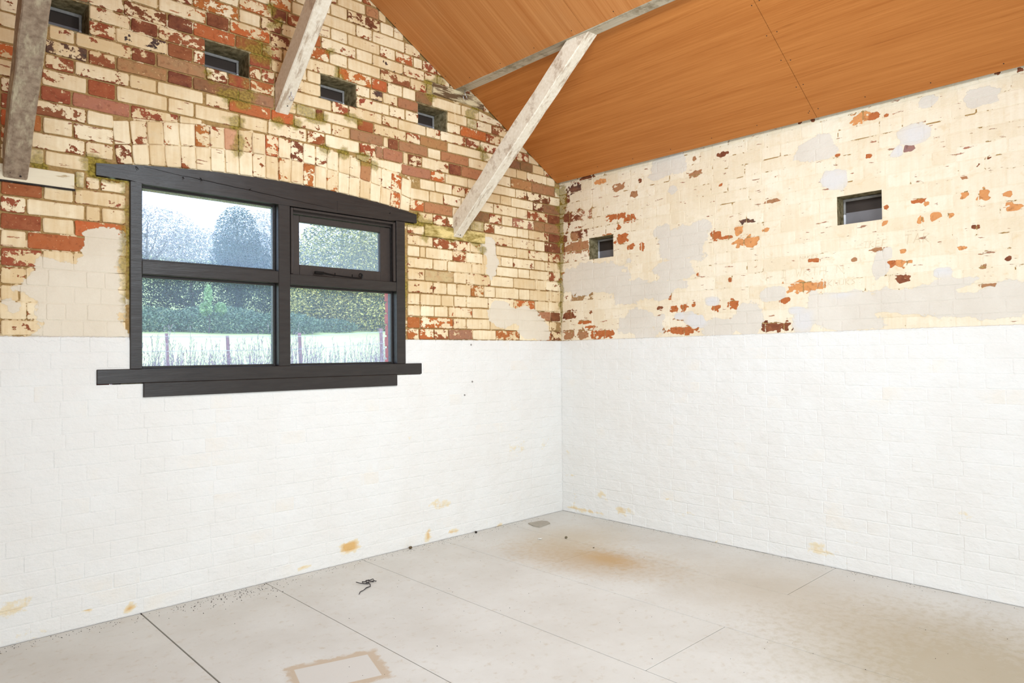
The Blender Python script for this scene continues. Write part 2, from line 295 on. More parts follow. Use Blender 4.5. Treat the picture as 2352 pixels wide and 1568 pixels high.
STAIN_L = [[-1.893,0.094,0.08,0.034,0.95],[-1.215,0.239,0.118,0.043,0.5],[-3.531,0.157,0.095,0.047,0.5],[-3.259,0.086,0.009,0.036,0.9],[-3.078,0.045,0.042,0.021,0.85],[-1.307,0.054,0.032,0.043,0.75],[-1.106,0.04,0.053,0.023,0.7],[-2.312,0.05,0.013,0.014,0.8],[-0.483,0.534,0.165,0.083,0.32],[-2.777,0.038,0.043,0.02,0.4],[-3.379,0.166,0.017,0.01,0.7],[-0.687,-0.0,0.043,0.016,0.6],[-2.182,0.04,0.054,0.01,0.6],[-1.682,1.088,0.032,0.038,0.35],[-0.203,0.539,0.068,0.067,0.35],[-1.456,0.717,0.055,0.039,0.3],[-3.152,-0.033,0.055,0.02,0.3],[-3.491,0.023,0.097,0.038,0.35],[-1.621,0.71,0.058,0.038,0.25]]
CEM_L = [[-3.313,1.52,0.198,0.17],[-3.198,1.752,0.111,0.103],[-3.397,1.595,0.093,0.098],[-3.278,1.391,0.172,0.081],[-3.549,1.461,0.031,0.032],[-0.523,1.507,0.239,0.071],[-0.644,1.573,0.096,0.044],[-0.323,1.434,0.144,0.053],[-0.726,1.855,0.06,0.088],[-0.757,1.993,0.068,0.063],[-0.238,1.375,0.122,0.033]]
MOSS_L = [[-2.616,2.627,0.046,0.047],[-2.535,2.615,0.057,0.057],[-2.487,2.651,0.039,0.038],[-2.57,2.493,0.047,0.047],[-2.547,2.409,0.038,0.038],[-2.559,2.343,0.033,0.033],[-2.326,2.544,0.041,0.039],[-2.168,2.65,0.038,0.035],[-2.103,2.619,0.045,0.041],[-2.217,2.561,0.037,0.035],[-2.047,2.632,0.04,0.036],[-1.885,2.68,0.036,0.032],[-1.81,2.671,0.037,0.032],[-2.045,2.449,0.04,0.036],[-1.916,2.451,0.047,0.042],[-1.781,2.443,0.056,0.049],[-1.703,2.422,0.038,0.033],[-1.277,3.034,0.051,0.041],[-1.259,2.96,0.044,0.035],[-1.185,3.085,0.052,0.042],[-0.917,2.922,0.048,0.037],[-0.869,2.971,0.041,0.031],[-0.791,2.652,0.05,0.038],[-0.823,2.692,0.037,0.028],[-1.388,2.131,0.049,0.04],[-1.286,2.1,0.051,0.041],[-1.103,2.034,0.053,0.042],[-1.323,2.009,0.036,0.029],[-0.868,2.013,0.049,0.037],[-0.808,1.973,0.041,0.031],[-3.456,2.113,0.029,0.035],[-3.431,2.092,0.02,0.024],[-3.31,2.053,0.017,0.02],[-3.305,2.024,0.014,0.016],[-2.425,2.913,0.075,0.073],[-2.362,3.177,0.036,0.034],[-2.324,3.116,0.031,0.03],[-2.008,3.042,0.029,0.026],[-1.957,2.947,0.029,0.026],[-1.945,2.903,0.023,0.021],[-2.706,2.673,0.022,0.023],[-2.72,2.722,0.018,0.018],[-2.243,2.655,0.026,0.025],[-2.3,2.715,0.031,0.03],[-0.001,2.518,0.062,0.042],[0.006,2.381,0.052,0.035],[0.009,2.242,0.052,0.035],[0.012,2.104,0.046,0.031],[0.009,1.93,0.046,0.031],[0.007,1.792,0.041,0.028],[-0.007,1.619,0.031,0.021],[-3.204,2.147,0.036,0.041],[-3.153,2.142,0.022,0.025],[-3.247,2.176,0.025,0.029],[-3.096,2.036,0.019,0.021],[-2.26,2.837,0.032,0.03],[-2.349,3.083,0.031,0.03]]
# ------------------------------------------------------------------ materials
CREAM_A, CREAM_B = rgb(228, 199, 153), rgb(253, 236, 202)
M = {}
M['brick_l'] = wall_mat('limewashed_brick', CREAM_A, CREAM_B)
M['mortar_l'] = wall_mat('limewashed_mortar', CREAM_A, CREAM_B, True)
M['brick_r'] = wall_mat('thick_limewashed_brick', rgb(236, 219, 190), rgb(247, 235, 213))
M['mortar_r'] = wall_mat('thick_limewashed_mortar', rgb(236, 219, 190), rgb(247, 235, 213), True)
M['black'] = (lambda t: t.done(t.mix(t.ramp(t.noise(t.scale(t.pos, (8, 60, 60)), 1, 5), .3, .7), rgb(40, 36, 35), rgb(50, 46, 44)), .34,
              t.bump(t.noise(t.scale(t.pos, (6, 50, 50)), 1, 6, .65), .0035, .8), .5))(NT('black_gloss_paint'))
M['sash'] = simple('brown_black_paint', rgb(58, 50, 46), .5, .1, 40, .4, 0, .001)
M['iron'] = simple('black_iron', rgb(20, 19, 20), .35, .2, 60, .6, .6)
M['zinc'] = simple('zinc_wire', rgb(190, 190, 195), .3, .1, 60, .6, .9)
M['hole'] = (lambda t: t.done(t.mix(t.ramp(t.noise(t.pos, 30, 6, .65), .38, .62), rgb(104, 92, 62), rgb(168, 154, 120)), .9,
              t.bump(t.noise(t.pos, 60, 5), .006, .7), .1))(NT('old_mortar_lining'))
M['putty'] = simple('grey_putty', rgb(150, 146, 142), .7, .15, 60)
M['putty_w'] = simple('white_putty', rgb(226, 226, 230), .6, .05, 60)
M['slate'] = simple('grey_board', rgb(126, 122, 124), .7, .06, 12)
M['recess_d'] = simple('dark_recess', rgb(62, 52, 46), .7, .1, 12)
M['red'] = simple('outside_brick', rgb(196, 96, 84), .9, .2, 40)
M['purlin'] = wood_mat('weathered_purlin', rgb(158, 146, 124), rgb(214, 204, 184), 'y', .8, 60, .5, rgb(134, 122, 98), .002)
M['strut'] = (lambda t: t.done(t.mix(t.ramp(t.noise(t.scale(t.pos, (30, 7, 7)), 1, 6, .7), .52, .64, 0, .7),
              t.mix(t.ramp(t.noise(t.pos, 60, 5, .6), .3, .7), rgb(222, 208, 186), rgb(240, 230, 213)), rgb(158, 128, 100)), .75,
              t.bump(t.noise(t.scale(t.pos, (60, 14, 14)), 1, 6, .65), .004, .7), .2))(NT('whitewashed_timber'))
M['strut_bare'] = (lambda t: t.done(t.mix(t.ramp(t.noise(t.scale(t.pos, (22, 8, 8)), 1, 7, .72), .5, .68, 0, .9),
              t.mix(t.ramp(t.noise(t.pos, 40, 5, .6), .35, .65), rgb(134, 114, 96), rgb(172, 152, 130)), rgb(200, 188, 158)), .8,
              t.bump(t.noise(t.scale(t.pos, (60, 14, 14)), 1, 6, .65), .005, .7), .2))(NT('worn_bare_timber'))
M['pad'] = (lambda t: t.done(t.mix(t.ramp(t.noise(t.scale(t.pos, (5, 30, 30)), 1, 7, .7), .46, .56), rgb(222, 206, 168), rgb(110, 86, 62)), .85,
              t.bump(t.noise(t.scale(t.pos, (8, 60, 60)), 1, 6), .004, .8), .1))(NT('rotten_wall_plate'))
M['pad_w'] = (lambda t: t.done(t.mix(t.ramp(t.noise(t.scale(t.pos, (6, 30, 30)), 1, 7, .7), .57, .66), rgb(238, 226, 200), rgb(170, 140, 96)), .85,
              t.bump(t.noise(t.scale(t.pos, (8, 60, 60)), 1, 6), .003, .8), .1))(NT('whitewashed_wall_plate'))
M['pad_m'] = (lambda t: t.done(t.mix(t.ramp(t.noise(t.scale(t.pos, (8, 30, 20)), 1, 7, .7), .42, .6), rgb(232, 208, 142), rgb(150, 128, 66)), .85,
              t.bump(t.noise(t.scale(t.pos, (8, 60, 60)), 1, 6), .003, .8), .1))(NT('mossy_wall_plate'))
M['ply_y'] = wood_mat('veneered_board_long_grain', rgb(172, 101, 42), rgb(198, 127, 64), 'y', .5, 100, .3)
M['ply_x'] = (lambda t: (lambda P, n, nb: t.done(t.mix(t.ramp(t.noise(P, 3, 5, .6), .5, .66, 0, .25),
              t.mix(t.ramp(t.math('ADD', t.math('MULTIPLY', n, .6), t.math('MULTIPLY', nb, .4)), .33, .67), rgb(178, 110, 55), rgb(204, 140, 82)), rgb(188, 134, 84)),
              .5, t.bump(n, .0003, .6), .25))(t.pos, t.noise(t.scale(t.pos, (1.2, 95, 1.2)), 1, 4, .55, .3), t.noise(t.scale(t.pos, (.4, 14, .4)), 1, 3)))(NT('veneered_board_cross_grain'))
M['deck'] = simple('dark_roof_void', rgb(48, 40, 34), .9)
M['plain'] = simple('plain_limewash', rgb(240, 228, 200), .8, .04, 6)
M['plain_white'] = simple('plain_white_paint', rgb(241, 240, 236), .8, .02, 6)
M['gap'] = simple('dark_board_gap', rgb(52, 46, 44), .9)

def floor_material():
    t = NT('grey_painted_board'); P = t.pos; x = t.sep(P)
    n = t.noise(P, 2.2, 6, .62); n2 = t.noise(P, 26, 6, .65); n3 = t.noise(P, 150, 3, .6)
    c = t.mix(t.ramp(n, .34, .66), rgb(211, 207, 199), rgb(223, 221, 215))
    c = t.mix(t.ramp(n2, .56, .72, 0, .38), c, rgb(184, 164, 134))
    c = t.mix(t.ramp(n3, .68, .76, 0, .35), c, rgb(150, 132, 108))
    def ell(cx, cy, rx, ry, ang=0.0):
        dx = t.math('SUBTRACT', x[0], cx); dy = t.math('SUBTRACT', x[1], cy)
        ca, sa = math.cos(ang), math.sin(ang)
        u = t.math('ADD', t.math('MULTIPLY', dx, ca / rx), t.math('MULTIPLY', dy, sa / rx))
        v = t.math('ADD', t.math('MULTIPLY', dx, -sa / ry), t.math('MULTIPLY', dy, ca / ry))
        return u, v
    def spot(cx, cy, rx, ry, col, amt, ang=0.0):
        u, v = ell(cx, cy, rx, ry, ang)
        d = t.math('SQRT', t.math('ADD', t.math('MULTIPLY', u, u), t.math('MULTIPLY', v, v)))
        d = t.math('ADD', d, t.math('MULTIPLY', t.math('SUBTRACT', n2, .5), 1.3))
        return t.mix(t.ramp(d, .25, 1.1, amt, 0), c, col)
    c = spot(-.84, -.98, .34, .60, rgb(188, 156, 110), .62, .25)
    c = spot(-.76, -1.06, .14, .26, rgb(196, 158, 104), .7)
    c = spot(-.62, -.62, .5, .4, rgb(196, 176, 142), .5)
    c = spot(-.95, -2.95, .75, .8, rgb(168, 150, 110), .65)
    c = spot(-.62, -2.1, .5, 1.0, rgb(190, 174, 148), .45)
    # clean rectangle left by something lifted off, with a brown rim of old glue
    dx = t.math('SUBTRACT', x[0], -2.672); dy = t.math('SUBTRACT', x[1], -1.235); a = math.radians(-16.6)
    u = t.math('ABSOLUTE', t.math('ADD', t.math('MULTIPLY', dx, math.cos(a)), t.math('MULTIPLY', dy, math.sin(a))))
    v = t.math('ABSOLUTE', t.math('ADD', t.math('MULTIPLY', dx, -math.sin(a)), t.math('MULTIPLY', dy, math.cos(a))))
    outd = t.math('MAXIMUM', t.math('SUBTRACT', u, .147), t.math('SUBTRACT', v, .105))
    ragged = t.math('ADD', outd, t.math('MULTIPLY', t.math('SUBTRACT', n2, .5), .10))
    c = t.mix(t.ramp(ragged, .026, .044, .75, 0), c, rgb(196, 172, 142))
    c = t.mix(t.ramp(outd, -.002, .001, 1, 0), c, rgb(217, 213, 206))
    return t.done(c, .62, t.bump(t.noise(P, 60, 5, .6), .0012, .5), .3)
M['floor'] = floor_material()

def glass_mat(name, veil):
    """old dusty pane, mostly clear; its bluish film also stands in for outdoor haze"""
    m = D.materials.new(name); m.use_nodes = True; t = m.node_tree; t.nodes.clear()
    out = t.nodes.new('ShaderNodeOutputMaterial'); tr = t.nodes.new('ShaderNodeBsdfTransparent')
    tl = t.nodes.new('ShaderNodeBsdfTranslucent'); gl = t.nodes.new('ShaderNodeBsdfGlossy')
    tl.inputs[0].default_value = (.74, .86, 1, 1); gl.inputs['Roughness'].default_value = .03  # blue film colour carries the haze outdoors
    g = t.nodes.new('ShaderNodeNewGeometry'); n = t.nodes.new('ShaderNodeTexNoise'); n.inputs['Scale'].default_value = 320
    n.inputs['Detail'].default_value = 3; t.links.new(g.outputs['Position'], n.inputs['Vector'])
    mr = t.nodes.new('ShaderNodeMapRange'); mr.inputs[1].default_value = .3; mr.inputs[2].default_value = .75
    mr.inputs[3].default_value = veil * .6; mr.inputs[4].default_value = veil * 1.6
    t.links.new(n.outputs['Fac'], mr.inputs[0])
    a = t.nodes.new('ShaderNodeMixShader'); b = t.nodes.new('ShaderNodeMixShader'); b.inputs[0].default_value = .04
    t.links.new(mr.outputs[0], a.inputs[0]); t.links.new(tr.outputs[0], a.inputs[1]); t.links.new(tl.outputs[0], a.inputs[2])
    t.links.new(a.outputs[0], b.inputs[1]); t.links.new(gl.outputs[0], b.inputs[2]); t.links.new(b.outputs[0], out.inputs[0])
    return m
M['glass'] = glass_mat('dusty_hazed_glass', .15)
M['glass_hi'] = glass_mat('misted_hazed_glass', .31)

# ------------------------------------------------------------------ measurements of the room
ROOM_X0, ROOM_Y0, RIDGE_X = -4.56, -5.6, -2.28
def roof_lo(x): x = x if x > RIDGE_X else 2 * RIDGE_X - x; return 2.561 - .569 * x
def roof_hi(x): x = x if x > RIDGE_X else 2 * RIDGE_X - x; return 2.4458 - .577 * x
def roof_z(x):
    xx = x if x > RIDGE_X else 2 * RIDGE_X - x
    return roof_lo(xx) if xx > -1.0 else min(roof_hi(xx) + .06, roof_lo(xx))
def arch(x, top): return top - .07 * ((x + 2.3) / .72) ** 2
def lintel_top(x): return 2.215 - .040 * ((x + 2.3) / .72) ** 2
COLR = dict(r=(146, 78, 50), o=(188, 104, 54), d=(108, 57, 40), k=(60, 55, 58), n=(172, 128, 92), l=(228, 160, 100), g=(150, 110, 60), q=(226, 178, 146), s=(150, 120, 120), N=(132, 100, 72))
LVL = dict(c=.325, s=.415, p=.495, r=.60, R=.73, g=.33, n=.74, q=.70)
def parse(code):
    b = code[0]; lv = LVL[b]; ck = code[1] if len(code) > 1 else 'r'
    if b == 'n': ck = 'N' if code == 'nd' else 'n'
    elif b == 'q': ck = 'q'
    elif b == 'g': ck = 'g'
    elif code in ('rn', 'pn'): ck = 'n'
    moss = .42 if b == 'g' else (.3 if code in ('rg', 'Rg') else 0)
    if ck == 'g' and b != 'g': ck = 'r'
    return lv, ck, moss

def field(blobs, u, z, soft=1.0, inner=.5, fq=0.0, amp=0.0):
    w = 0.0; best = None
    wp = amp * mnoise.noise(Vector((u * fq, z * fq * 1.5, 1.7))) if fq else 0.0
    for q in blobs:
        ru, rz = max(q[2], .012), max(q[3], .010)
        du = abs(u - q[0]) / ru; dz = abs(z - q[1]) / rz
        if du > 2 or dz > 2: continue
        e = (du ** 3 + dz ** 3) ** .3333 + wp if fq else math.sqrt(du * du + dz * dz)
        if e < 1.8:
            k = min(1.0, max(0.0, 1 - (e - inner) / soft))
            if k > w: w = k; best = q
    return w, best
def near(blobs, u0, u1, z0, z1, m=.06):
    return [q for q in blobs if q[0] - q[2] * 1.5 - m < u1 and q[0] + q[2] * 1.5 + m > u0 and q[1] - q[3] * 1.5 - m < z1 and q[1] + q[3] * 1.5 + m > z0]

class Side:
    """one brick wall: maps wall coordinates (u along, z up, d into the room) to the room"""
    def __init__(s, which):
        s.w = which
        if which == 'L':
            s.peel, s.cem, s.stain, s.moss, s.mort, s.blue = [], CEM_L, STAIN_L, MOSS_L + [[-3.09, 1.72, .022, .34], [-1.475, 1.7, .02, .34], [-3.235, 2.12, .04, .05], [-3.15, 2.085, .10, .02], [-1.38, 2.12, .04, .06], [-1.43, 2.08, .05, .02]], [], []
        else:
            s.peel, s.cem, s.stain, s.moss, s.mort, s.blue = PEEL_R, CEM_R + BLUE_R + BEIGE_R, STAIN_R, [[-.012, 2.15, .032, .42], [-.01, 1.7, .016, .3], [-.03, 2.44, .06, .13]], MORT_R + [[-.01, 2.1, .03, .5]], BLUE_R
    def pt(s, u, z, d): return (u, -d, z) if s.w == 'L' else (-d, u, z)
    def local(s, u0, u1, z0, z1):
        return [near(b, u0, u1, z0, z1) for b in (s.peel, s.cem, s.stain, s.moss, s.mort, s.blue)]
    def attrs(s, loc, u, z, base, col, moss0, tone, mortar=False):
        pb, cb, sb, mb, ob, bb = loc
        peel = base; c = col
        if not mortar:
            w, q = field(pb, u, z, .9, .55, 42, .75)
            if w > 0:
                peel = max(peel, .28 + .46 * w); c = COLR[q[4]]
        if mortar and (ob or pb):
            w = max(field(ob, u, z)[0], .75 * field(pb, u, z)[0]); peel = max(peel, .25 + .5 * w) if w > 0 else peel
        cem = field(cb, u, z, 1.0, .55, 8, .55)[0] if cb else 0
        blue = field(bb, u, z, .5, .75)[0] if bb else 0
        st = 0.0
        for q in sb:
            e = math.sqrt(((u - q[0]) / max(q[2], .01)) ** 2 + ((z - q[1]) / max(q[3], .01)) ** 2)
            st = max(st, q[4] * min(1, max(0, 1 - (e - .5) / .9)))
        mo = max(moss0, .75 * field(mb, u, z, 1.0, .4)[0]) if mb else moss0
        return peel, cem * .85, st, min(1, mo * 1.3), blue, c + (tone,)

def set_attrs(me, A):
    for i, nm in enumerate(('peel', 'cem', 'stain', 'moss', 'blue')):
        a = me.attributes.new(nm, 'FLOAT', 'POINT'); a.data.foreach_set('value', [q[i] for q in A])
    a = me.attributes.new('bcol', 'FLOAT_COLOR', 'POINT')
    fl = []
    for q in A:
        c = q[5]; fl += [lin(c[0]), lin(c[1]), lin(c[2]), c[3]]
    a.data.foreach_set('color', fl)

def brick_geo(S, q4, code, rnd, depth, back, fine=False):
    """front grid with a chamfered rim and a skirt back into the mortar; q4 = bl, br, tr, tl in wall coordinates"""
    (ax, az), (bx, bz), (cx, cz), (dx, dz) = q4
    wdt = math.hypot(bx - ax, bz - az); hgt = math.hypot(dx - ax, dz - az)
    if wdt < .012 or hgt < .012: return None
    low = max(az, dz) < 1.345
    rim_d = (.0010 if az > .35 else .0018) if low or (S.w == 'L' and field(near(CEM_L, ax, bx, az, dz), (ax + bx) / 2, (az + dz) / 2, .6, .7)[0] > .4) else (.0026 if S.w == 'L' else .0007)
    ch = min(.004 if not low else .003, wdt * .2, hgt * .2)
    step = .009 if fine else .05
    nu = max(2, min(26, round(wdt / step))); nz = max(2, min(26, round(hgt / step)))
    us = [0, ch / wdt] + [ch / wdt + (1 - 2 * ch / wdt) * i / nu for i in range(1, nu)] + [1 - ch / wdt, 1]
    zs = [0, ch / hgt] + [ch / hgt + (1 - 2 * ch / hgt) * i / nz for i in range(1, nz)] + [1 - ch / hgt, 1]
    lv, ck, moss = parse(code); col = COLR[ck]
    col = tuple(max(0, min(255, x * rnd.uniform(.92, 1.08))) for x in col)
    tone = rnd.uniform(0, 1); ga, gb = rnd.uniform(-1, 1), rnd.uniform(-1, 1)
    amp = .09 if lv > .35 and lv < .7 else (.03 if S.w == 'L' else 0)
    umin, umax = min(ax, dx), max(bx, cx); zmin, zmax = min(az, bz), max(cz, dz)
    loc = S.local(umin, umax, zmin, zmax)
    V = []; A = []; nU, nZ = len(us), len(zs)
    for j, t in enumerate(zs):
        for i, s_ in enumerate(us):
            edge = i in (0, nU - 1) or j in (0, nZ - 1)
            u = (ax * (1 - s_) + bx * s_) * (1 - t) + (dx * (1 - s_) + cx * s_) * t
            z = (az * (1 - s_) + bz * s_) * (1 - t) + (dz * (1 - s_) + cz * s_) * t
            dd = depth + rnd.uniform(-.0003, .0003)
            if edge:
                u += rnd.uniform(-.0016, .0016); z += rnd.uniform(-.0014, .0014); dd = depth - rim_d
                if i in (0, nU - 1) and j in (0, nZ - 1):
                    u += .003 * (1 if i == 0 else -1); z += .003 * (1 if j == 0 else -1)
            V.append(S.pt(u, z, dd))
            b = lv + amp * (ga * (s_ - .5) + gb * (t - .5)) + ((.05 if S.w == 'L' else .035) if edge and lv < .6 else 0)
            A.append(S.attrs(loc, u, z, b, col, moss, tone))
    F = [(j * nU + i, j * nU + i + 1, (j + 1) * nU + i + 1, (j + 1) * nU + i) for j in range(nZ - 1) for i in range(nU - 1)]
    rim = [i for i in range(nU)] + [j * nU + nU - 1 for j in range(1, nZ)] + [(nZ - 1) * nU + i for i in range(nU - 2, -1, -1)] + [j * nU for j in range(nZ - 2, 0, -1)]
    # skirt
    if S.w == 'L': sk = [(V[i][0], -back, V[i][2]) for i in rim]
    else: sk = [(-back, V[i][1], V[i][2]) for i in rim]
    n0 = len(V); V += sk; A += [A[i] for i in rim]; m = len(rim)
    F += [(rim[k], n0 + k, n0 + (k + 1) % m, rim[(k + 1) % m]) for k in range(m)]
    if S.w == 'R': F = [tuple(reversed(f)) for f in F]
    return V, F, A

def cut(r, forb):
    """trim a brick rectangle clear of the openings, or drop it"""
    u0, u1, z0, z1 = r
    for (a, b, c, d) in forb:
        if u0 < b and u1 > a and z0 < d and z1 > c:
            opts = [(u0, a, z0, z1), (b, u1, z0, z1), (u0, u1, z0, c), (u0, u1, d, z1)]
            opts = [o for o in opts if o[1] - o[0] > .018 and o[3] - o[2] > .018]
            if not opts: return None
            u0, u1, z0, z1 = max(opts, key=lambda o: (o[1] - o[0]) * (o[3] - o[2]))
    return u0, u1, z0, z1

def px(P):
    d = Vector(P) - Vector((CX, CY, CH)); z = d.dot(FWD)
    if z < .05: return None
    return 1176 + FPX * d.dot(RIGHT) / z, 784 - FPX * d.dot(UP) / z
def seen_area(S, q4):
    pts = [px(S.pt(u, z, 0)) for u, z in q4]
    if any(p is None for p in pts): return 0
    pts = [(min(2352, max(0, p[0])), min(1568, max(0, p[1]))) for p in pts]
    return abs(sum(pts[i][0] * pts[(i + 1) % 4][1] - pts[(i + 1) % 4][0] * pts[i][1] for i in range(4))) / 2

def emit(S, items, parent, mat, stuff_name):
    """the 300 bricks that show largest become parts, the rest one joined part"""
    items.sort(key=lambda it: -it[0])
    V, F, A = [], [], []
    for n, (area, q4, code, depth, back, fine, seed) in enumerate(items):
        g = brick_geo(S, q4, code, random.Random(seed), depth, back, fine)
        if g is None: continue
        v, f, a = g
        if n < 300:
            me = mesh('brick', v, f, mat); set_attrs(me, a); link('brick', me, parent)
        else:
            b = len(V); V += v; A += a; F += [tuple(i + b for i in q) for q in f]
    me = mesh(stuff_name, V, F, mat); set_attrs(me, A); o = link(stuff_name, me, parent); o['kind'] = 'stuff'

def backing(S, us, zs, skip, peelf, depthf, top, name, mat, parent):
    V, A = [], []
    nU = len(us); tops = [top(u) for u in us]
    ALL = (S.peel, S.cem, S.stain, S.moss, S.mort, S.blue)
    for j, z in enumerate(zs):
        band = [near(b, -9, 9, z, z) for b in ALL]
        for i, u in enumerate(us):
            zz = min(z, tops[i])
            V.append(S.pt(u, zz, -depthf(u, z)))
            A.append(S.attrs(band, u, zz, peelf(u, zz), (150, 110, 60), 0, .5, True))
    F = []
    for j in range(len(zs) - 1):
        for i in range(nU - 1):
            if zs[j] >= max(tops[i], tops[i + 1]): continue
            if skip(us[i], us[i + 1], zs[j], zs[j + 1]): continue
            f = (j * nU + i, j * nU + i + 1, (j + 1) * nU + i + 1, (j + 1) * nU + i)
            F.append(f if S.w == 'L' else tuple(reversed(f)))
    me = mesh(name, V, F, mat, True); set_attrs(me, A)
    return link(name, me, parent)
def lines(a, b, step, extra):
    n = int(math.ceil((b - a) / step)); L = [a + (b - a) * i / n for i in range(n + 1)]
    for e in extra:
        k = min(range(len(L)), key=lambda i: abs(L[i] - e)); L[k] = e
    return sorted(set(L))

# ------------------------------------------------------------------ openings
VENTS_L = [(-3.47, -3.253, 2.752, 2.895), (-2.725, -2.492, 2.752, 2.892), (-2.064, -1.829, 2.752, 2.892), (-1.362, -1.127, 2.752, 2.895)]
VENTS_R = [(-.530, -.300, 1.946, 2.108), (-2.366, -2.130, 1.950, 2.112)]
WIN = (-3.075, -1.487, 1.115, 2.09)
SILL = (-3.222, -1.356, 1.108, 1.180)
APRON = (-3.023, -1.549, 1.042, 1.115)
PADS = [(-3.62, -3.313, 2.012, 2.083, 'pad_w'), (-1.322, -.795, 2.021, 2.098, 'pad_m'), (-1.245, -.795, 2.983, 3.058, 'pad')]

# ------------------------------------------------------------------ gable wall (left in the photograph)
SL = Side('L')
wall_left = empty('wall_left'); tag(wall_left, 'brick gable wall on the left with window, flaking cream limewash above white paint', kind='structure')
def skipL(u0, u1, z0, z1):
    um, zm = (u0 + u1) / 2, (z0 + z1) / 2
    for (a, b, c, d) in [WIN, SILL, APRON] + VENTS_L:
        if a <= um <= b and c <= zm <= d: return True
    if SILL[0] - .003 < u0 and u1 < SILL[1] - .03 and 2.08 < z0 and z1 < min(lintel_top(u0), lintel_top(u1)) - .004: return True
    return False
def peelL(u, z):
    if z < 1.3: return .1
    n = mnoise.noise(Vector((u * 2.1, z * 2.1, 3.3)))
    b = .47 + .17 * min(1, max(0, (z - 1.35) / .8)) + .26 * n
    if -3.075 < u < -1.5 and 2.15 < z < 2.46: b = .44
    return b
usL = lines(ROOM_X0, 0.02, .026, [WIN[0], WIN[1], SILL[0], SILL[1], APRON[0], APRON[1]] + [q for v in VENTS_L for q in v[:2]])
zsL = lines(0.0, 3.9, .024, [SILL[2], SILL[3], WIN[3], APRON[2]] + [VENTS_L[0][2], 2.893])
def depL(u, z):
    if z < 1.335: return .0014
    if u > -.012: return .0014
    return .0085 - .0072 * min(1, 1.6 * field(near(CEM_L, u, u, z, z), u, z, .6, .7)[0])
backing(SL, usL, zsL, skipL, peelL, depL, lambda u: roof_z(u) + .05, 'mortar_bed', M['mortar_l'], wall_left)

itemsL = []
FORB = [(WIN[0] - .024, WIN[1] + .022, 1.17, 2.12), (SILL[0] - .006, SILL[1] + .006, SILL[2] - .008, SILL[3] + .006), (APRON[0] - .006, APRON[1] + .006, APRON[2] - .006, 1.13),
        (-3.245, -1.372, 2.08, 2.165)] + [(a - .002, b + .002, c - .002, d + .002) for a, b, c, d in VENTS_L] + [(a - .004, b + .004, c - .006, d + .006) for a, b, c, d, _ in PADS]
ARCH = (-3.15, -1.43)
def addL(u0, u1, z0, z1, code, j=.0045):
    if z1 < 1.345: j = .0018
    if z0 > 1.33 and field(near(CEM_L, u0, u1, z0, z1), (u0 + u1) / 2, (z0 + z1) / 2, .6, .7)[0] > .4: j = .0018
    r = (u0 + j, u1 - j, z0 + j, z1 - j)
    # bricks cut to the curve of the arch
    r = cut(r, FORB)
    if r is None: return
    u0, u1, z0, z1 = r
    um = (u0 + u1) / 2
    if ARCH[0] - .02 < um < ARCH[1] + .02 and 2.1 < (z0 + z1) / 2 < 2.48:
        zb = max(z0, arch(um, 2.463) + .006)
        if z1 - zb < .022: return
        q = [(u0, max(z0, arch(u0, 2.463) + .005)), (u1, max(z0, arch(u1, 2.463) + .005)), (u1, z1), (u0, z1)]
    elif ARCH[0] < u1 and u0 < ARCH[1] and 2.1 < (z0 + z1) / 2 < 2.40:
        if um < -2.3: u1 = min(u1, ARCH[0])
        else: u0 = max(u0, ARCH[1])
        if u1 - u0 < .02: return
        q = [(u0, z0), (u1, z0), (u1, z1), (u0, z1)]
    else: q = [(u0, z0), (u1, z0), (u1, z1), (u0, z1)]
    t0, t1 = roof_z(u0) + .02, roof_z(u1) + .02
    if min(q[0][1] - t0, q[1][1] - t1) > -.01: return
    q = [q[0], q[1], (q[2][0], min(q[2][1], t1)), (q[3][0], min(q[3][1], t0))]
    if q[2][1] - q[1][1] < .012 or q[3][1] - q[0][1] < .012: return
    sd = random.random(); z = q[0][1]
    dep = random.uniform(-.0012, .0022) if z > 1.33 else random.uniform(-.0004, .0008)
    itemsL.append((seen_area(SL, q), q, code, dep, -.012, False, sd))
def filler(a, b, z0, z1, phase, codes):
    """Flemish bond between a and b"""
    u = b; k = phase
    while u > a + .03:
        w = (.225 if k % 2 else .1125) + random.uniform(-.006, .006)
        v = max(a, u - w)
        if v - a < .04: v = a
        addL(v, u, z0, z1, random.choice(codes)); u = v; k += 1
for k in range(28):
    z0, z1 = ZC[k], ZC[k + 1]
    segs = sorted(ROWS.get(k, []), key=lambda s_: s_[0][0])
    for s_i, (xs, cs) in enumerate(segs):
        cs = cs.split()
        for i, c in enumerate(cs): addL(xs[i], xs[i + 1], z0, z1, c)
    lo = segs[0][0][0] if segs else 0; hi = max(s_[0][-1] for s_ in segs) if segs else 0
    mixc = ['c', 's', 'p', 'r', 's', 'po', 'c', 'nd']
    if segs:
        if lo > ROOM_X0 + .05:
            filler(ROOM_X0, lo, z0, z1, k, mixc)
        top_u = -1.0
        if hi < -.06: filler(hi, min(0.0, max(hi, (2.561 - z0) / .569 + .1)), z0, z1, 0, ['c', 's', 's', 'p'])
    else: filler(ROOM_X0, 0, z0, z1, k, mixc)
    # between the recorded runs, where beams hide the wall
    if len(segs) > 1 and k > 12:
        for a, b in zip(segs[:-1], segs[1:]):
            if b[0][0] - a[0][-1] > .05: filler(a[0][-1], b[0][0], z0, z1, 1, ['s', 'c', 'p'])
for k in range(28, 36):
    filler(ROOM_X0, 0, ZC[27] + .073 * (k - 27), ZC[27] + .073 * (k - 26), k, ['c', 's', 'p'])
for k in range(1, 19):
    z1 = 1.335 - (k - 1) * .0742; z0 = max(.0, z1 - .0742)
    filler(ROOM_X0, 0, z0, z1, k, ['c'])
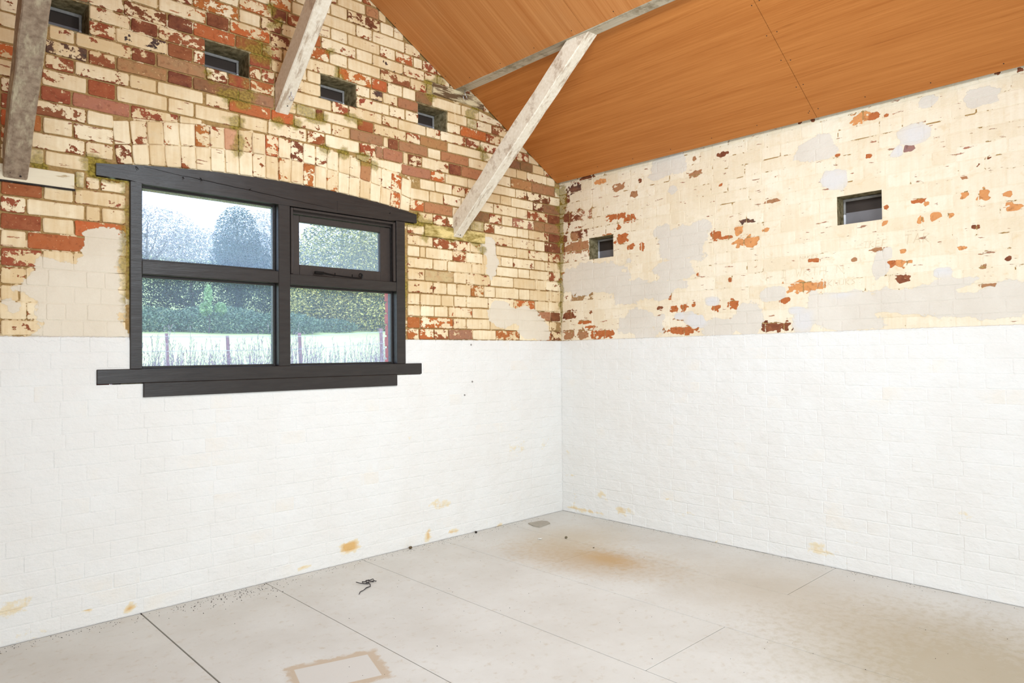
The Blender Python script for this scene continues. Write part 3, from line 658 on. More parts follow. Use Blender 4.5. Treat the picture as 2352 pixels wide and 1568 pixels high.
# the two rings of bricks on end over the window
ring_codes = [['c', 's', 'c', 'so', 'c', 'po', 's', 'qn', 's', 'c', 'po', 's', 'pd', 'c', 's', 'c', 'c', 'c', 'Rn', 'c', 's', 'po', 'c'], ['pd', 'c', 'c', 'c', 's', 'c', 'c', 'c', 'c', 's', 'c', 'so', 'c', 'po', 'c', 'so', 'c', 'c', 'c', 'c', 'c', 'po', 'c']]
for ring, (t0, t1) in enumerate(((2.352, 2.463), (2.222, 2.348))):
    n = 23; a, b = ARCH[0] + .012, ARCH[1] - .012
    for i in range(n):
        u0, u1 = a + (b - a) * i / n + .003, a + (b - a) * (i + 1) / n - .003
        lean = .018
        def T(u, top): return (u + (u + 2.3) * (top - 2.222) * .10, arch(u, top) if top > 2.25 else lintel_top(u) + .006)
        q = [T(u0, t0), T(u1, t0), T(u1, t1), T(u0, t1)]
        q = [(a_, min(b_, roof_z(a_))) for a_, b_ in q]
        itemsL.append((seen_area(SL, q), q, ring_codes[ring][i % 23], random.uniform(-.001, .002), -.012, False, random.random()))
# mortar-smeared filling either side of the arch
emit(SL, itemsL, wall_left, M['brick_l'], 'brick_courses')

# outer skin, reveals and wall thickness
w = MB()
for (x0, x1, z0, z1) in [(ROOM_X0 - .3, -3.13, -.3, 4.4), (-1.425, .3, -.3, 4.4), (-3.13, -1.425, -.3, 1.06), (-3.13, -1.425, 2.14, 4.4)]:
    w.box(x0, x1, .175, .30, z0, z1)
w.build('outer_leaf', M['red'], wall_left)
rv = MB()
for (a, b, c, d) in [(WIN[0], WIN[1], WIN[2], WIN[3])]:
    rv.box(a - .04, a, .02, .13, c, d); rv.box(b, b + .04, .02, .175, c, d); rv.box(a - .04, b + .04, .02, .175, d, d + .06); rv.box(a - .04, b + .04, .02, .175, c - .05, c)
rv.build('window_reveal', M['hole'], wall_left)
for k in range(14):
    for x0, x1 in ((-3.15, -3.125 + .004 * (k % 2)), (-1.430 - .004 * (k % 2), -1.415)):
        m = MB(); m.box(x0, x1, .18, .312, 1.065 + k * .0765, 1.130 + k * .0765, .003); m.build('reveal_brick', M['red'], wall_left)

def vent(S, v, idx, label, back=.150, dark=.5):
    """small deep opening: mortar lining, putty bead, lower board, dark sheet for the recess above"""
    a, b, c, d = v
    root = empty('window_%d' % idx, S.pt((a + b) / 2, c, 0)); tag(root, label, kind='structure')
    off = Vector(root.location)
    def bx(mb, u0, u1, d0, d1, z0, z1, bev=0, jit=0):
        p0, p1 = S.pt(u0, z0, -d0), S.pt(u1, z1, -d1)
        q = [sorted((p0[i] - off[i], p1[i] - off[i])) for i in range(3)]
        mb.box(q[0][0], q[0][1], q[1][0], q[1][1], q[2][0], q[2][1], bev, jit)
    m = MB(); e = .012
    bx(m, a - e, a, .006, back + .02, c - e, d + e); bx(m, b, b + e, .006, back + .02, c - e, d + e)
    bx(m, a, b, .006, back + .02, d, d + e); bx(m, a, b, .006, back + .02, c - e, c)
    m.build('lining', M['hole'], root)
    m = MB(); t = .013
    bx(m, a, b, back - .012, back, d - t - .004, d - .002, .003); bx(m, a + .001, a + t, back - .012, back, c + (d - c) * .45, d - t, .003); bx(m, b - t, b - .001, back - .012, back, c + (d - c) * .45, d - t, .003)
    m.build('putty_bead', M['putty'], root)
    m = MB()
    bx(m, a + .001, a + t, back - .013, back, c + .001, c + (d - c) * .45, .003); bx(m, b - t, b - .001, back - .013, back, c + .001, c + (d - c) * .45, .003)
    m.build('white_bead', M['putty_w'], root)
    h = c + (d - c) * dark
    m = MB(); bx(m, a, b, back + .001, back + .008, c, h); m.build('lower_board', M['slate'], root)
    m = MB(); bx(m, a, b, back + .004, back + .012, h, d); m.build('upper_recess', M['recess_d'], root)  # dark sheet stands in for the shaded recess above the lower board
    return root
vl = ['small boarded opening at the far left of the gable, half behind the bare timber strut', 'small boarded opening in the gable left of the central pale strut', 'small boarded opening in the gable right of the central pale strut', 'small boarded opening in the gable nearest the ceiling slope']
for i, v in enumerate(VENTS_L): vent(SL, v, 2 + i, vl[i])

# ------------------------------------------------------------------ right wall
SR = Side('R')
wall_right = empty('wall_right'); tag(wall_right, 'long side wall on the right, thick cream and grey patched limewash over white paint', kind='structure')
def skipR(u0, u1, z0, z1):
    um, zm = (u0 + u1) / 2, (z0 + z1) / 2
    return any(a <= um <= b and c <= zm <= d for (a, b, c, d) in VENTS_R)
def peelR(u, z):
    if z < 1.3: return .1
    n = mnoise.noise(Vector((u * 2.3, z * 2.3, 7.3)))
    return .37 + .12 * n + (.08 if u > -.5 else 0)
usR = lines(ROOM_Y0, 0.02, .024, [q for v in VENTS_R for q in v[:2]])
zsR = lines(0.0, 2.72, .02, [1.946, 2.108])
VENTS_R = [(a, b, 1.946, 2.108) for a, b, c, d in VENTS_R]
backing(SR, usR, zsR, skipR, peelR, lambda u, z: .0011 if z < 1.335 else .0014, lambda u: 9, 'mortar_bed', M['mortar_r'], wall_right)
itemsR = []
rr = random.Random(11)
ZR = [max(0, 1.335 - .0742 * k) for k in range(18, 0, -1)] + ZC[:9] + [2.027, 2.108] + [2.108 + .0755 * k for k in range(1, 9)]
for k in range(len(ZR) - 1):
    z0, z1 = ZR[k], ZR[k + 1]; u = 0.0; i = k
    while u > ROOM_Y0 + .02:
        w_ = (.225 if (i % 2) else .1125) + rr.uniform(-.008, .008); v_ = max(ROOM_Y0, u - w_)
        jj = .0016 if z1 < 1.345 else .003
        r = (v_ + jj, u - jj, z0 + jj, z1 - jj)
        r = cut(r, [(a - .002, b + .002, c - .002, d + .002) for a, b, c, d in VENTS_R])
        if r:
            q = [(r[0], r[2]), (r[1], r[2]), (r[1], r[3]), (r[0], r[3])]
            fine = bool(near(PEEL_R, r[0], r[1], r[2], r[3], 0))
            code = 'c'
            if r[1] > -.16 and z0 > 1.33: code = rr.choice(['s', 'pd', 's', 'pn', 'c'])
            z = z0
            dep = rr.uniform(-.0003, .0007)
            if z1 < .40: dep += rr.uniform(-.001, .0018)
            itemsR.append((seen_area(SR, q), q, code, dep, -.010, fine and z0 > 1.3, rr.random()))
        u = v_; i += 1
LVL['c'] = .27
emit(SR, itemsR, wall_right, M['brick_r'], 'brick_courses')
LVL['c'] = .325
vent(SR, VENTS_R[0], 6, 'small boarded opening in the right wall close to the corner', .115, .45)
vent(SR, VENTS_R[1], 7, 'small boarded opening in the right wall toward the right edge', .10, .5)
w = MB(); w.box(.145, .30, ROOM_Y0 - .3, .18, -.3, 2.75); w.build('outer_leaf', M['red'], wall_right)
m = MB(); m.box(.0, .12, ROOM_Y0, 0, 2.60, 2.72); m.build('wall_head', M['deck'], wall_right)

# ------------------------------------------------------------------ the two walls behind the camera
m = MB(); m.box(ROOM_X0 - .25, ROOM_X0, ROOM_Y0 - .25, .13, -.1, 2.75); o = m.build('wall_side', M['plain_white'])
tag(o, 'plain white side wall behind and left of the camera', kind='structure')
m = MB(); m.box(ROOM_X0, .1, ROOM_Y0 - .25, ROOM_Y0, -.1, 4.2); o = m.build('wall_back', M['plain_white'])
tag(o, 'plain white end wall behind the camera', kind='structure')

# ------------------------------------------------------------------ floor
floor = empty('floor'); tag(floor, 'grey painted board floor with fine joints and brown stains', kind='structure')
m = MB(); m.box(ROOM_X0 - .1, .1, ROOM_Y0 - .1, .1, -.06, -.020); m.build('subfloor', M['gap'], floor)
fx = [ROOM_X0, -4.24, -3.64, -3.033, -2.411, -1.812, -1.206, -.611, 0.0]
fg = {0: [-1.2, -3.6], 1: [-2.4, -4.8], 2: [-1.2, -3.6], 3: [-2.4, -4.8], 4: [-3.3], 5: [-2.07, -4.5], 6: [-.88, -3.3], 7: [-2.085, -4.5]}
for i in range(8):
    ys = [0.0] + fg[i] + [ROOM_Y0]
    g0 = .0032 if abs(fx[i] + 3.033) < .01 else .0018
    g1 = .0032 if abs(fx[i + 1] + 3.033) < .01 else .0018
    for a, b in zip(ys[:-1], ys[1:]):
        m = MB(); m.box(fx[i] + g0 / 1.0, fx[i + 1] - g1 / 1.0, b + .0014, a - .0014, -.018, 0.0, .0008)
        m.build('floor_board', M['floor'], floor)

# ------------------------------------------------------------------ ceiling
ceiling = empty('ceiling'); tag(ceiling, 'pitched ceiling of orange-brown veneered boards on either side of a grey purlin', kind='structure')
def panel(name, f, x0, x1, y0, y1, mat, th=.006):
    m = MB(); dz = th
    vs = [(x, y, f(x) + o_) for o_ in (0, dz) for y in (y0, y1) for x in (x0, x1)]
    m.add(vs, [(0, 2, 3, 1), (4, 5, 7, 6), (0, 1, 5, 4), (2, 6, 7, 3), (0, 4, 6, 2), (1, 3, 7, 5)])
    return m.build(name, mat, ceiling)
for a, b in ((0, -2.04), (-2.04, -4.48), (-4.48, ROOM_Y0)):
    panel('ceiling_board', roof_lo, -.974, -.030, b + .0012, a - .0012 - (.004 if a == 0 else 0), M['ply_y'])
    panel('ceiling_board', roof_lo, ROOM_X0 + .03, -3.628, b + .0012, a - .0012 - (.004 if a == 0 else 0), M['ply_y'])
ys = [0, -1.18, -2.38, -3.58, -4.78, ROOM_Y0]
for a, b in zip(ys[:-1], ys[1:]):
    panel('ceiling_board', roof_hi, RIDGE_X, -1.061, b + .0012, a - .0012 - (.004 if a == 0 else 0), M['ply_x'])
    panel('ceiling_board', roof_hi, -3.542, RIDGE_X, b + .0012, a - .0012 - (.004 if a == 0 else 0), M['ply_x'])
m = MB()
for sgn in (1, -1):
    X = lambda x: x if sgn == 1 else 2 * RIDGE_X - x
    f = lambda x: 2.72 - .573 * x
    vs = [(X(x), y, f(x) + o_) for o_ in (0, .05) for y in (ROOM_Y0 - .3, .3) for x in (RIDGE_X, .3)]
    m.add(vs, [(0, 2, 3, 1), (4, 5, 7, 6), (0, 1, 5, 4), (2, 6, 7, 3), (0, 4, 6, 2), (1, 3, 7, 5)])
m.build('roof_deck', M['deck'], ceiling)
# dark screw heads along the board edges
m = MB()
rs = random.Random(4)
def dot(x, y, f, r=.0032):
    z = f(x); vs = [(x + r * math.cos(k * 1.047), y + r * math.sin(k * 1.047), f(x + r * math.cos(k * 1.047)) - .0006) for k in range(6)]
    m.add(vs, [tuple(range(6))])
for y in (-2.015, -2.065): 
    for t in range(6): dot(-.08 - t * .17 + rs.uniform(-.01, .01), y + rs.uniform(-.006, .006), roof_lo)
for t in range(14): dot(-.075 + rs.uniform(-.01, .01), -.15 - t * .31, roof_lo)
for t in range(5): dot(-.12 - t * .19, -.03, roof_lo); dot(-1.16 - t * .2, -.03, roof_hi)
for t in range(9): dot(-1.09, -.2 - t * .3, roof_hi)
o = m.build('screw_heads', M['gap'], ceiling); o['kind'] = 'stuff'

# ------------------------------------------------------------------ roof timbers
def prism(name, quad0, quad1, mat, seg=10, wob=.0025, seed=1, parent=None, bev=.004):
    """a sawn timber between two end quads, slightly irregular along its length"""
    r = random.Random(seed); m = MB(); rows = []
    for i in range(seg + 1):
        t = i / seg; q = []
        P = [Vector(a).lerp(Vector(b), t) for a, b in zip(quad0, quad1)]
        c = sum(P, Vector()) / 4
        for k in range(4):
            a, b, d = P[k], P[(k + 1) % 4], P[k - 1]
            j = Vector((r.uniform(-wob, wob), r.uniform(-wob, wob), r.uniform(-wob, wob))) if 0 < i < seg else Vector()
            q.append(a + (d - a).normalized() * bev + j); q.append(a + (b - a).normalized() * bev + j)
        rows.append(q)
    vs = [v for q in rows for v in q]; n = 8
    fs = [(i * n + k, i * n + (k + 1) % n, (i + 1) * n + (k + 1) % n, (i + 1) * n + k) for i in range(seg) for k in range(n)]
    fs += [tuple(reversed(range(n))), tuple(seg * n + k for k in range(n))]
    m.add(vs, fs); o = m.build(name, mat, parent)
    bm = bmesh.new(); bm.from_mesh(o.data); bmesh.ops.recalc_face_normals(bm, faces=bm.faces); bm.to_mesh(o.data); bm.free()
    return o
def beam(name, x0, x1, z0, z1, y0, y1, mat, seed, label, cat, grp=None, parent=None):
    o = prism(name, [(x0, y0, z0), (x1, y0, z0), (x1, y0, z1), (x0, y0, z1)], [(x0, y1, z0), (x1, y1, z0), (x1, y1, z1), (x0, y1, z1)], mat, 18, .0022, seed, parent)
    if parent: return o
    return tag(o, label, cat, grp)
beam('purlin', -1.062, -.972, 3.056, 3.165, -.008, ROOM_Y0 + .02, M['purlin'], 3, 'grey weathered purlin running between the two slopes of the boarded ceiling', 'beam')
beam('purlin', -3.630, -3.540, 3.056, 3.165, -.008, ROOM_Y0 + .02, M['purlin'], 5, None, None, None, ceiling)
beam('ridge_beam', -2.335, -2.225, 3.60, 3.73, -.008, ROOM_Y0 + .02, M['purlin'], 6, None, None, None, ceiling)
def strut(name, xb, xt, wdt, zb, zt, ytop, ztop, mat, seed, label):
    """from the wall (y=0) outward and up; zb/zt are its lower and upper edges on the wall"""
    s = (ztop - zb) / ytop
    yu = (ztop - zt) / s
    q0 = [(xb, .0, zb), (xb + wdt, .0, zb), (xb + wdt, .0, zt), (xb, .0, zt)]
    q1 = [(xt, -ytop, ztop), (xt + wdt, -ytop, ztop), (xt + wdt, -yu, ztop), (xt, -yu, ztop)]
    o = prism(name, q0, q1, mat, 12, .002, seed, None, .005)
    return tag(o, label, 'beam')
sc_ = strut('roof_strut', -1.084, -1.046, .078, 2.030, 2.179, 1.190, 3.057, M['strut'], 2, 'whitewashed timber strut rising from the gable right of the window to the purlin')
sb_ = strut('roof_strut', -2.346, -2.340, .079, 2.600, 2.762, 1.06, 3.60, M['strut'], 4, 'pale timber strut at the centre of the gable, cut off by the top edge')
sa_ = strut('roof_strut', -3.580, -3.620, .088, 2.014, 2.169, 1.190, 3.057, M['strut_bare'], 8, 'bare brown weathered timber strut at the far left edge')
# wall plates the timbers bear on
pl = ['whitewashed timber bearing block under the bare strut at the left', 'mossy limewashed timber bearing block behind the foot of the strut right of the window', 'rotten brown timber plate let into the gable under the purlin', 'timber plate let into the gable under the far left purlin']
for i, (a, b, c, d, mt) in enumerate(PADS):
    m = MB(); m.box(a, b, -.010, .06, c, d, .003); o = m.build('bearing_block', M[mt]); tag(o, pl[i], 'block')
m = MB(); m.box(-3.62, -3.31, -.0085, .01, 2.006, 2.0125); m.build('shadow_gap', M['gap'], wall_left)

def screw_hook(loc, label, s=1.0):
    m = MB(); pts = []
    for k in range(5): pts.append((0, 0, -k * .006 * s))
    for k in range(1, 12):
        a = math.pi / 2 - k * .5; pts.append((.011 * s * math.cos(a), 0, -.024 * s - .011 * s + .011 * s * math.sin(a)))
    m.tube(pts, .0022 * s, 6); o = m.build('screw_hook', M['zinc'], None, True); o.location = loc
    return tag(o, label, 'hook', None)
screw_hook((-1.005, -.05, 3.058), 'small bent wire hook under the end of the purlin', 1.5)
screw_hook((-2.300, -.102, 2.703), 'small wire hook screwed into the lower face of the central strut', 1.2)
def holes(o, pts, ax):
    for p in pts:
        m = MB(); m.tube([Vector(p), Vector(p) + Vector(ax)], .0042, 7); m.build('nail_hole', M['gap'], o)
# ------------------------------------------------------------------ main window
win = empty('window_1', (-2.28, 0, 1.115)); tag(win, 'four-light window with black painted frame looking onto a field', kind='structure')
W0 = Vector((-2.28, 0, 1.115))
def wpart(mb, name, mat, parent=None):
    mb.v = [tuple(Vector(v) - W0) for v in mb.v]
    return mb.build(name, mat, parent or win)
# lintel: curved top, notched ends
m = MB(); N = 26; xa, xb = SILL[0] - .003, -1.388; rl = random.Random(2)
vs = []
for i in range(N + 1):
    x = xa + (xb - xa) * i / N
    tz = lintel_top(x) + rl.uniform(-.0012, .0012); bz = 2.094 if (x < -3.03 or x > -1.54) else 2.084
    for y in (-.0065 + rl.uniform(-.0006, .0006), .09): vs += [(x, y, bz), (x, y, tz)]
fs = []
for i in range(N):
    a, b = i * 4, i * 4 + 4
    fs += [(a, a + 1, b + 1, b), (a + 2, b + 2, b + 3, a + 3), (a + 1, a + 3, b + 3, b + 1), (a, b, b + 2, a + 2)]
fs += [(0, 2, 3, 1), (N * 4, N * 4 + 1, N * 4 + 3, N * 4 + 2)]
m.add(vs, [tuple(reversed(f)) for f in fs]); wpart(m, 'lintel', M['black'])
def bar(name, x0, x1, z0, z1, y0=-.006, y1=.10, mat='black', bev=.003):
    m = MB(); m.box(x0, x1, y0, y1, z0, z1, bev); return wpart(m, name, M[mat])
bar('frame_post', -3.081, -3.027, 1.180, 2.092); bar('frame_post', -2.331, -2.262, 1.180, 2.090, -.004); bar('frame_post', -1.547, -1.481, 1.180, 2.092)
bar('transom', -3.028, -2.330, 1.643, 1.711, -.003); bar('transom', -2.263, -1.546, 1.640, 1.700, -.003)
bar('window_sill', SILL[0], SILL[1], 1.112, 1.181, -.007); bar('apron', APRON[0], APRON[1], 1.042, 1.113, -.010, .06)
# glazing beads and panes of the three fixed lights
for (x0, x1, z0, z1, g) in [(-3.027, -2.331, 1.711, 2.086, 'glass_hi'), (-3.027, -2.331, 1.181, 1.643, 'glass'), (-2.262, -1.547, 1.181, 1.640, 'glass')]:
    m = MB(); t = .012
    for q in [(x0, x0 + t, z0, z1), (x1 - t, x1, z0, z1), (x0 + t, x1 - t, z0, z0 + t), (x0 + t, x1 - t, z1 - t, z1)]: m.box(q[0], q[1], .040, .056, q[2], q[3], .002)
    wpart(m, 'glazing_bead', M['black'])
    m = MB(); m.add([(x0, .058, z0), (x1, .058, z0), (x1, .058, z1), (x0, .058, z1)], [(0, 1, 2, 3)]); wpart(m, 'pane', M[g])
# beading around the opening light
m = MB()
for (x0, x1, z0, z1) in [(-2.256, -2.241, 1.702, 2.080), (-1.566, -1.549, 1.702, 2.080), (-2.241, -1.566, 2.066, 2.080)]: m.box(x0, x1, .000, .020, z0, z1, .003)
wpart(m, 'stop_bead', M['sash'])
m = MB(); m.box(-2.262, -1.547, .03, .10, 2.050, 2.090); wpart(m, 'frame_head', M['sash'])
m = MB(); SX = (-2.236, -1.568, 1.701, 2.046)
ys = (.034, .070)
for (x0, x1, z0, z1) in [(SX[0], -2.188, SX[2], SX[3]), (-1.642, SX[1], SX[2], SX[3]), (-2.188, -1.642, SX[2], 1.762), (-2.188, -1.642, 2.010, SX[3])]: m.box(x0, x1, ys[0], ys[1], z0, z1, .003)
cas = wpart(m, 'casement', M['sash'])
m = MB(); m.add([(-2.19, .056, 1.76), (-1.64, .056, 1.76), (-1.64, .056, 2.012), (-2.19, .056, 2.012)], [(0, 1, 2, 3)]); wpart(m, 'pane', M['glass_hi'], cas)
m = MB(); m.box(-2.262, -2.236, .03, .10, 1.700, 2.05); m.box(-1.568, -1.547, .03, .10, 1.700, 2.05); wpart(m, 'side_stop', M['black'])
# curly iron casement stay lying on the transom
m = MB()
pts = [(-2.10, .006, 1.720), (-2.06, .004, 1.721), (-2.02, .004, 1.716), (-1.98, .003, 1.712), (-1.90, .002, 1.708), (-1.83, .001, 1.706)]
m.tube(pts, [.0055, .0062, .005, .0038, .0036, .0036], 8)
m.box(-2.108, -2.05, -.001, .012, 1.712, 1.728, .002)
sp = []
for k in range(26):
    a = -math.pi / 2 + k * .36; r = .0165 - .00045 * k
    sp.append((-1.806 + r * math.cos(a), 0.001, 1.7225 + r * math.sin(a)))
m.tube([(-1.83, .001, 1.706)] + sp, .0033, 8)
for x in (-1.978, -1.862): m.tube([(x, .003, 1.706), (x, .003, 1.726)], .0033, 7)
wpart(m, 'casement_stay', M['iron'], cas)
# long drying split and a cut line in the lintel
rc = random.Random(6)
m = MB(); q = [(-3.02 + i * .045, -.0068, 2.168 - .0028 * i + rc.uniform(-.002, .002)) for i in range(24)]
m.tube(q, [.0006 + .0010 * math.sin(math.pi * i / 23) for i in range(24)], 5); wpart(m, 'split', M['iron'])
m = MB(); m.tube([(-1.965, -.0068, 2.155), (-1.966, -.0068, 2.095)], .0008, 5); wpart(m, 'split', M['iron'])
# nails left in the lintel
for (x, z, dx, dz) in [(-3.058, 2.163, .010, -.014), (-2.841, 2.150, .004, -.012), (-2.755, 2.160, .006, -.018), (-2.50, 2.137, .008, .006), (-1.60, 2.13, .002, .004)]:
    m = MB(); m.tube([(x, -.004, z), (x + dx * .4, -.016, z + dz * .3), (x + dx, -.018, z + dz)], .0017, 6); wpart(m, 'nail', M['iron'])

holes(sc_, [(-1.060, -.026, 2.060), (-1.038, -.024, 2.056)], (0, -.0035, -.004))
holes(sb_, [(-2.318, -.040, 2.645), (-2.292, -.036, 2.640)], (0, -.0035, -.004))
holes(sa_, [(-3.555, -.028, 2.045), (-3.52, -.022, 2.036)], (0, -.0035, -.004))

# grey plugs in the white wall
for (x, z) in [(-.930, 1.302), (-.922, 1.045), (-.993, .955)]:
    m = MB(); m.tube([(x, -.0005, z), (x, -.004, z)], .006, 10); m.build('wall_plug', M['putty'], wall_left)

# pencil scribble on the cream wall
m = MB()
def stroke(pts, r=.0008):
    m.tube([(-.0028, y, z) for y, z in pts], r, 4)
GL = {'T': [[(0, 1), (1, 1)], [(.5, 1), (.5, 0)]], 'R': [[(0, 0), (0, 1), (.8, .85), (0, .5), (.9, 0)]], 'E': [[(.9, 1), (0, 1), (0, 0), (.9, 0)], [(0, .5), (.7, .5)]],
      'F': [[(.9, 1), (0, 1), (0, 0)], [(0, .5), (.7, .5)]], 'I': [[(.1, 1), (.9, 1)], [(.5, 1), (.5, 0)], [(.1, 0), (.9, 0)]], 'W': [[(0, 1), (.25, 0), (.5, .6), (.75, 0), (1, 1)]],
      'K': [[(0, 1), (0, 0)], [(.9, 1), (0, .45), (.9, 0)]], 'H': [[(0, 1), (0, 0)], [(1, 1), (1, 0)], [(0, .5), (1, .5)]], 'A': [[(0, 0), (.5, 1), (1, 0)], [(.2, .4), (.8, .4)]],
      'N': [[(0, 0), (0, 1), (1, 0), (1, 1)]], 'U': [[(0, 1), (0, .1), (.9, .1), (.9, 1)]], 'S': [[(.9, 1), (.1, .8), (.8, .3), (0, 0)]]}
def write(txt, y, z, h, adv, slant=.2):
    for ch in txt:
        if ch != ' ':
            for st in GL[ch]: stroke([(y - (px_ + slant * (pz_ - .5)) * adv * .72, z + pz_ * h) for px_, pz_ in st])
        y -= adv
write('TREF', -2.270, 1.800, .035, .032); write('TAR', -2.475, 1.795, .05, .045)
write('I WKTH N', -1.795, 1.675, .045, .047, .1); write('WAKNURS', -2.01, 1.605, .032, .032, .1); write('NAKES', -1.915, 1.775, .018, .022)
o = m.build('pencil_scribble', simple('pencil', rgb(228, 212, 184), .8), wall_right)
o['label'] = 'faint pencil writing scratched on the cream wall'

# ------------------------------------------------------------------ bits on the floor
m = MB()
pts = [(-.505, -.106), (-.470, -.128), (-.395, -.158), (-.345, -.196), (-.392, -.222), (-.455, -.232), (-.508, -.244), (-.520, -.215), (-.528, -.165)]
pts = [(-.492, -.106), (-.42, -.118), (-.372, -.127), (-.352, -.165), (-.382, -.222), (-.44, -.232), (-.515, -.243), (-.522, -.19)]
n = len(pts); m.add([(x, y, .002) for x, y in pts] + [(x, y, .009) for x, y in pts], [tuple(reversed(range(n))), tuple(n + i for i in range(n))] + [(i, (i + 1) % n, n + (i + 1) % n, n + i) for i in range(n)])
o = m.build('slate_piece', simple('grey_slate_chip', rgb(172, 164, 150), .6, .08, 40)); bm = bmesh.new(); bm.from_mesh(o.data); bmesh.ops.recalc_face_normals(bm, faces=bm.faces); bm.to_mesh(o.data); bm.free()
o.location.z = -.0018
tag(o, 'flat broken piece of grey slate lying on the floor near the corner', 'slate')
m = MB(); rs = random.Random(9)
tw = [(-2.150, -.530, .003), (-2.128, -.505, .004), (-2.100, -.494, .004), (-2.075, -.478, .006), (-2.045, -.470, .005), (-2.030, -.445, .006), (-2.028, -.420, .008)]
m.tube(tw, [.0016, .0022, .002, .003, .0022, .0022, .003], 6)
lp = [(-2.028 + .028 * math.cos(k * .55) + .002 * k, -.395 + .020 * math.sin(k * .55), .006 + .004 * math.sin(k * 1.7)) for k in range(22)]
m.tube(lp, .0022, 6); m.tube([(-2.035, -.43, .006), (-2.062, -.395, .008), (-2.075, -.375, .012)], .0024, 6)
o = m.build('twisted_root', simple('dry_root', rgb(62, 56, 58), .8, .2, 80), None, True); tag(o, 'dark tangled length of dry root lying on the floor below the window', 'root')
def chip(name, x, y, r, mat, label, cat, seed, flat=.5, group=None):
    bm = bmesh.new(); bmesh.ops.create_icosphere(bm, subdivisions=2, radius=r); q = random.Random(seed)
    for v in bm.verts:
        k = .75 + .5 * q.random(); v.co = Vector((v.co.x * k, v.co.y * k, v.co.z * k * flat))
    lo = min(v.co.z for v in bm.verts)
    for v in bm.verts: v.co.z -= lo
    me = D.meshes.new(name); bm.to_mesh(me); bm.free(); me.materials.append(mat)
    o = link(name, me); o.location = (x, y, 0); return tag(o, label, cat, group)
dkm = simple('dark_crumb', rgb(44, 38, 32), .9); whm = simple('white_flake', rgb(232, 230, 222), .8); olm = simple('mud_lump', rgb(120, 110, 88), .9)
chip('pebble', -.925, -.030, .008, dkm, 'small black lump on the floor against the gable right of the window', 'stone', 3, .9)
chip('dirt_lump', -1.472, -.026, .011, simple('dirt', rgb(96, 80, 58), .95), 'brown crumb of dirt at the foot of the gable below the right sill end', 'dirt', 4, .8)
chip('paint_flake', -.732, -.456, .014, whm, 'white paint flake on the floor left of the small mud lump', 'flake', 5, .25)
chip('mud_lump', -.599, -.570, .009, olm, 'small olive mud lump on a floor joint in front of the slate piece', 'mud', 6, .8)
chip('wood_chip', -.644, -.845, .006, olm, 'tiny curled wood chip on the floor near the brown stain', 'chip', 7, .5)
m = MB(); rs = random.Random(21)
def crumb(x, y, r):
    vs = [(x + r * rs.uniform(.5, 1) * math.cos(k * 2.09), y + r * rs.uniform(.5, 1) * math.sin(k * 2.09), .0004) for k in range(3)] + [(x, y, r * .9 + .0004)]
    m.add(vs, [(0, 1, 2), (0, 1, 3), (1, 2, 3), (2, 0, 3)])
for k in range(420):
    x = rs.uniform(-3.6, -.3); y = -abs(rs.gauss(0, .05)) - .012; crumb(x, y, rs.uniform(.0012, .0032))
for k in range(120):
    x = rs.gauss(-2.62, .14); y = -abs(rs.gauss(0, .09)) - .02; crumb(x, y, rs.uniform(.0015, .0045))
for k in range(170): crumb(rs.uniform(-3.6, -.1), rs.uniform(-3.2, -.1), rs.uniform(.001, .0032))
for k in range(150): crumb(-abs(rs.gauss(0, .03)) - .012, rs.uniform(-3.2, -.1), rs.uniform(.0012, .0032))
o = m.build('floor_crumbs', dkm); tag(o, 'dark crumbs and grit scattered on the floor along the walls', 'grit', None, 'stuff')

# ------------------------------------------------------------------ outside the window
def terrain(x, y): return .30 + .118 * max(0, y - 1.0) if y < 16 else .30 + .118 * 15 + .2 * (y - 16)
ga, gb = rgb(150, 176, 104), rgb(196, 210, 150)
M['grass'] = simple('field_grass', rgb(206, 224, 150), .9, .1, 1.5)
m = MB(); nx, ny = 24, 24
for j in range(ny + 1):
    for i in range(nx + 1):
        x = -14 + 44 * i / nx; y = .5 + 45 * j / ny; m.v.append((x, y, terrain(x, y) + .05 * mnoise.noise(Vector((x * .5, y * .5, 0)))))
m.f = [(j * (nx + 1) + i, j * (nx + 1) + i + 1, (j + 1) * (nx + 1) + i + 1, (j + 1) * (nx + 1) + i) for j in range(ny) for i in range(nx)]
o = m.build('ground', M['grass'], None, True); tag(o, 'pale green field rising beyond the window', kind='structure')

def leaf_mat(name, ca, cb):
    m = D.materials.new(name); m.use_nodes = True; t = m.node_tree; t.nodes.clear()
    out = t.nodes.new('ShaderNodeOutputMaterial'); d = t.nodes.new('ShaderNodeBsdfDiffuse'); tl = t.nodes.new('ShaderNodeBsdfTranslucent')
    g = t.nodes.new('ShaderNodeNewGeometry'); n = t.nodes.new('ShaderNodeMix'); n.data_type = 'RGBA'
    n.inputs[6].default_value = ca; n.inputs[7].default_value = cb
    k = t.nodes.new('ShaderNodeMapRange'); k.inputs[1].default_value = .35; k.inputs[2].default_value = .85
    t.links.new(g.outputs['Random Per Island'], k.inputs[0]); t.links.new(k.outputs[0], n.inputs[0])
    t.links.new(n.outputs[2], d.inputs[0]); t.links.new(n.outputs[2], tl.inputs[0])
    a = t.nodes.new('ShaderNodeMixShader'); a.inputs[0].default_value = .25
    t.links.new(d.outputs[0], a.inputs[1]); t.links.new(tl.outputs[0], a.inputs[2]); t.links.new(a.outputs[0], out.inputs[0])
    return m
bark = simple('bark', rgb(92, 84, 88), .9, .2, 12)
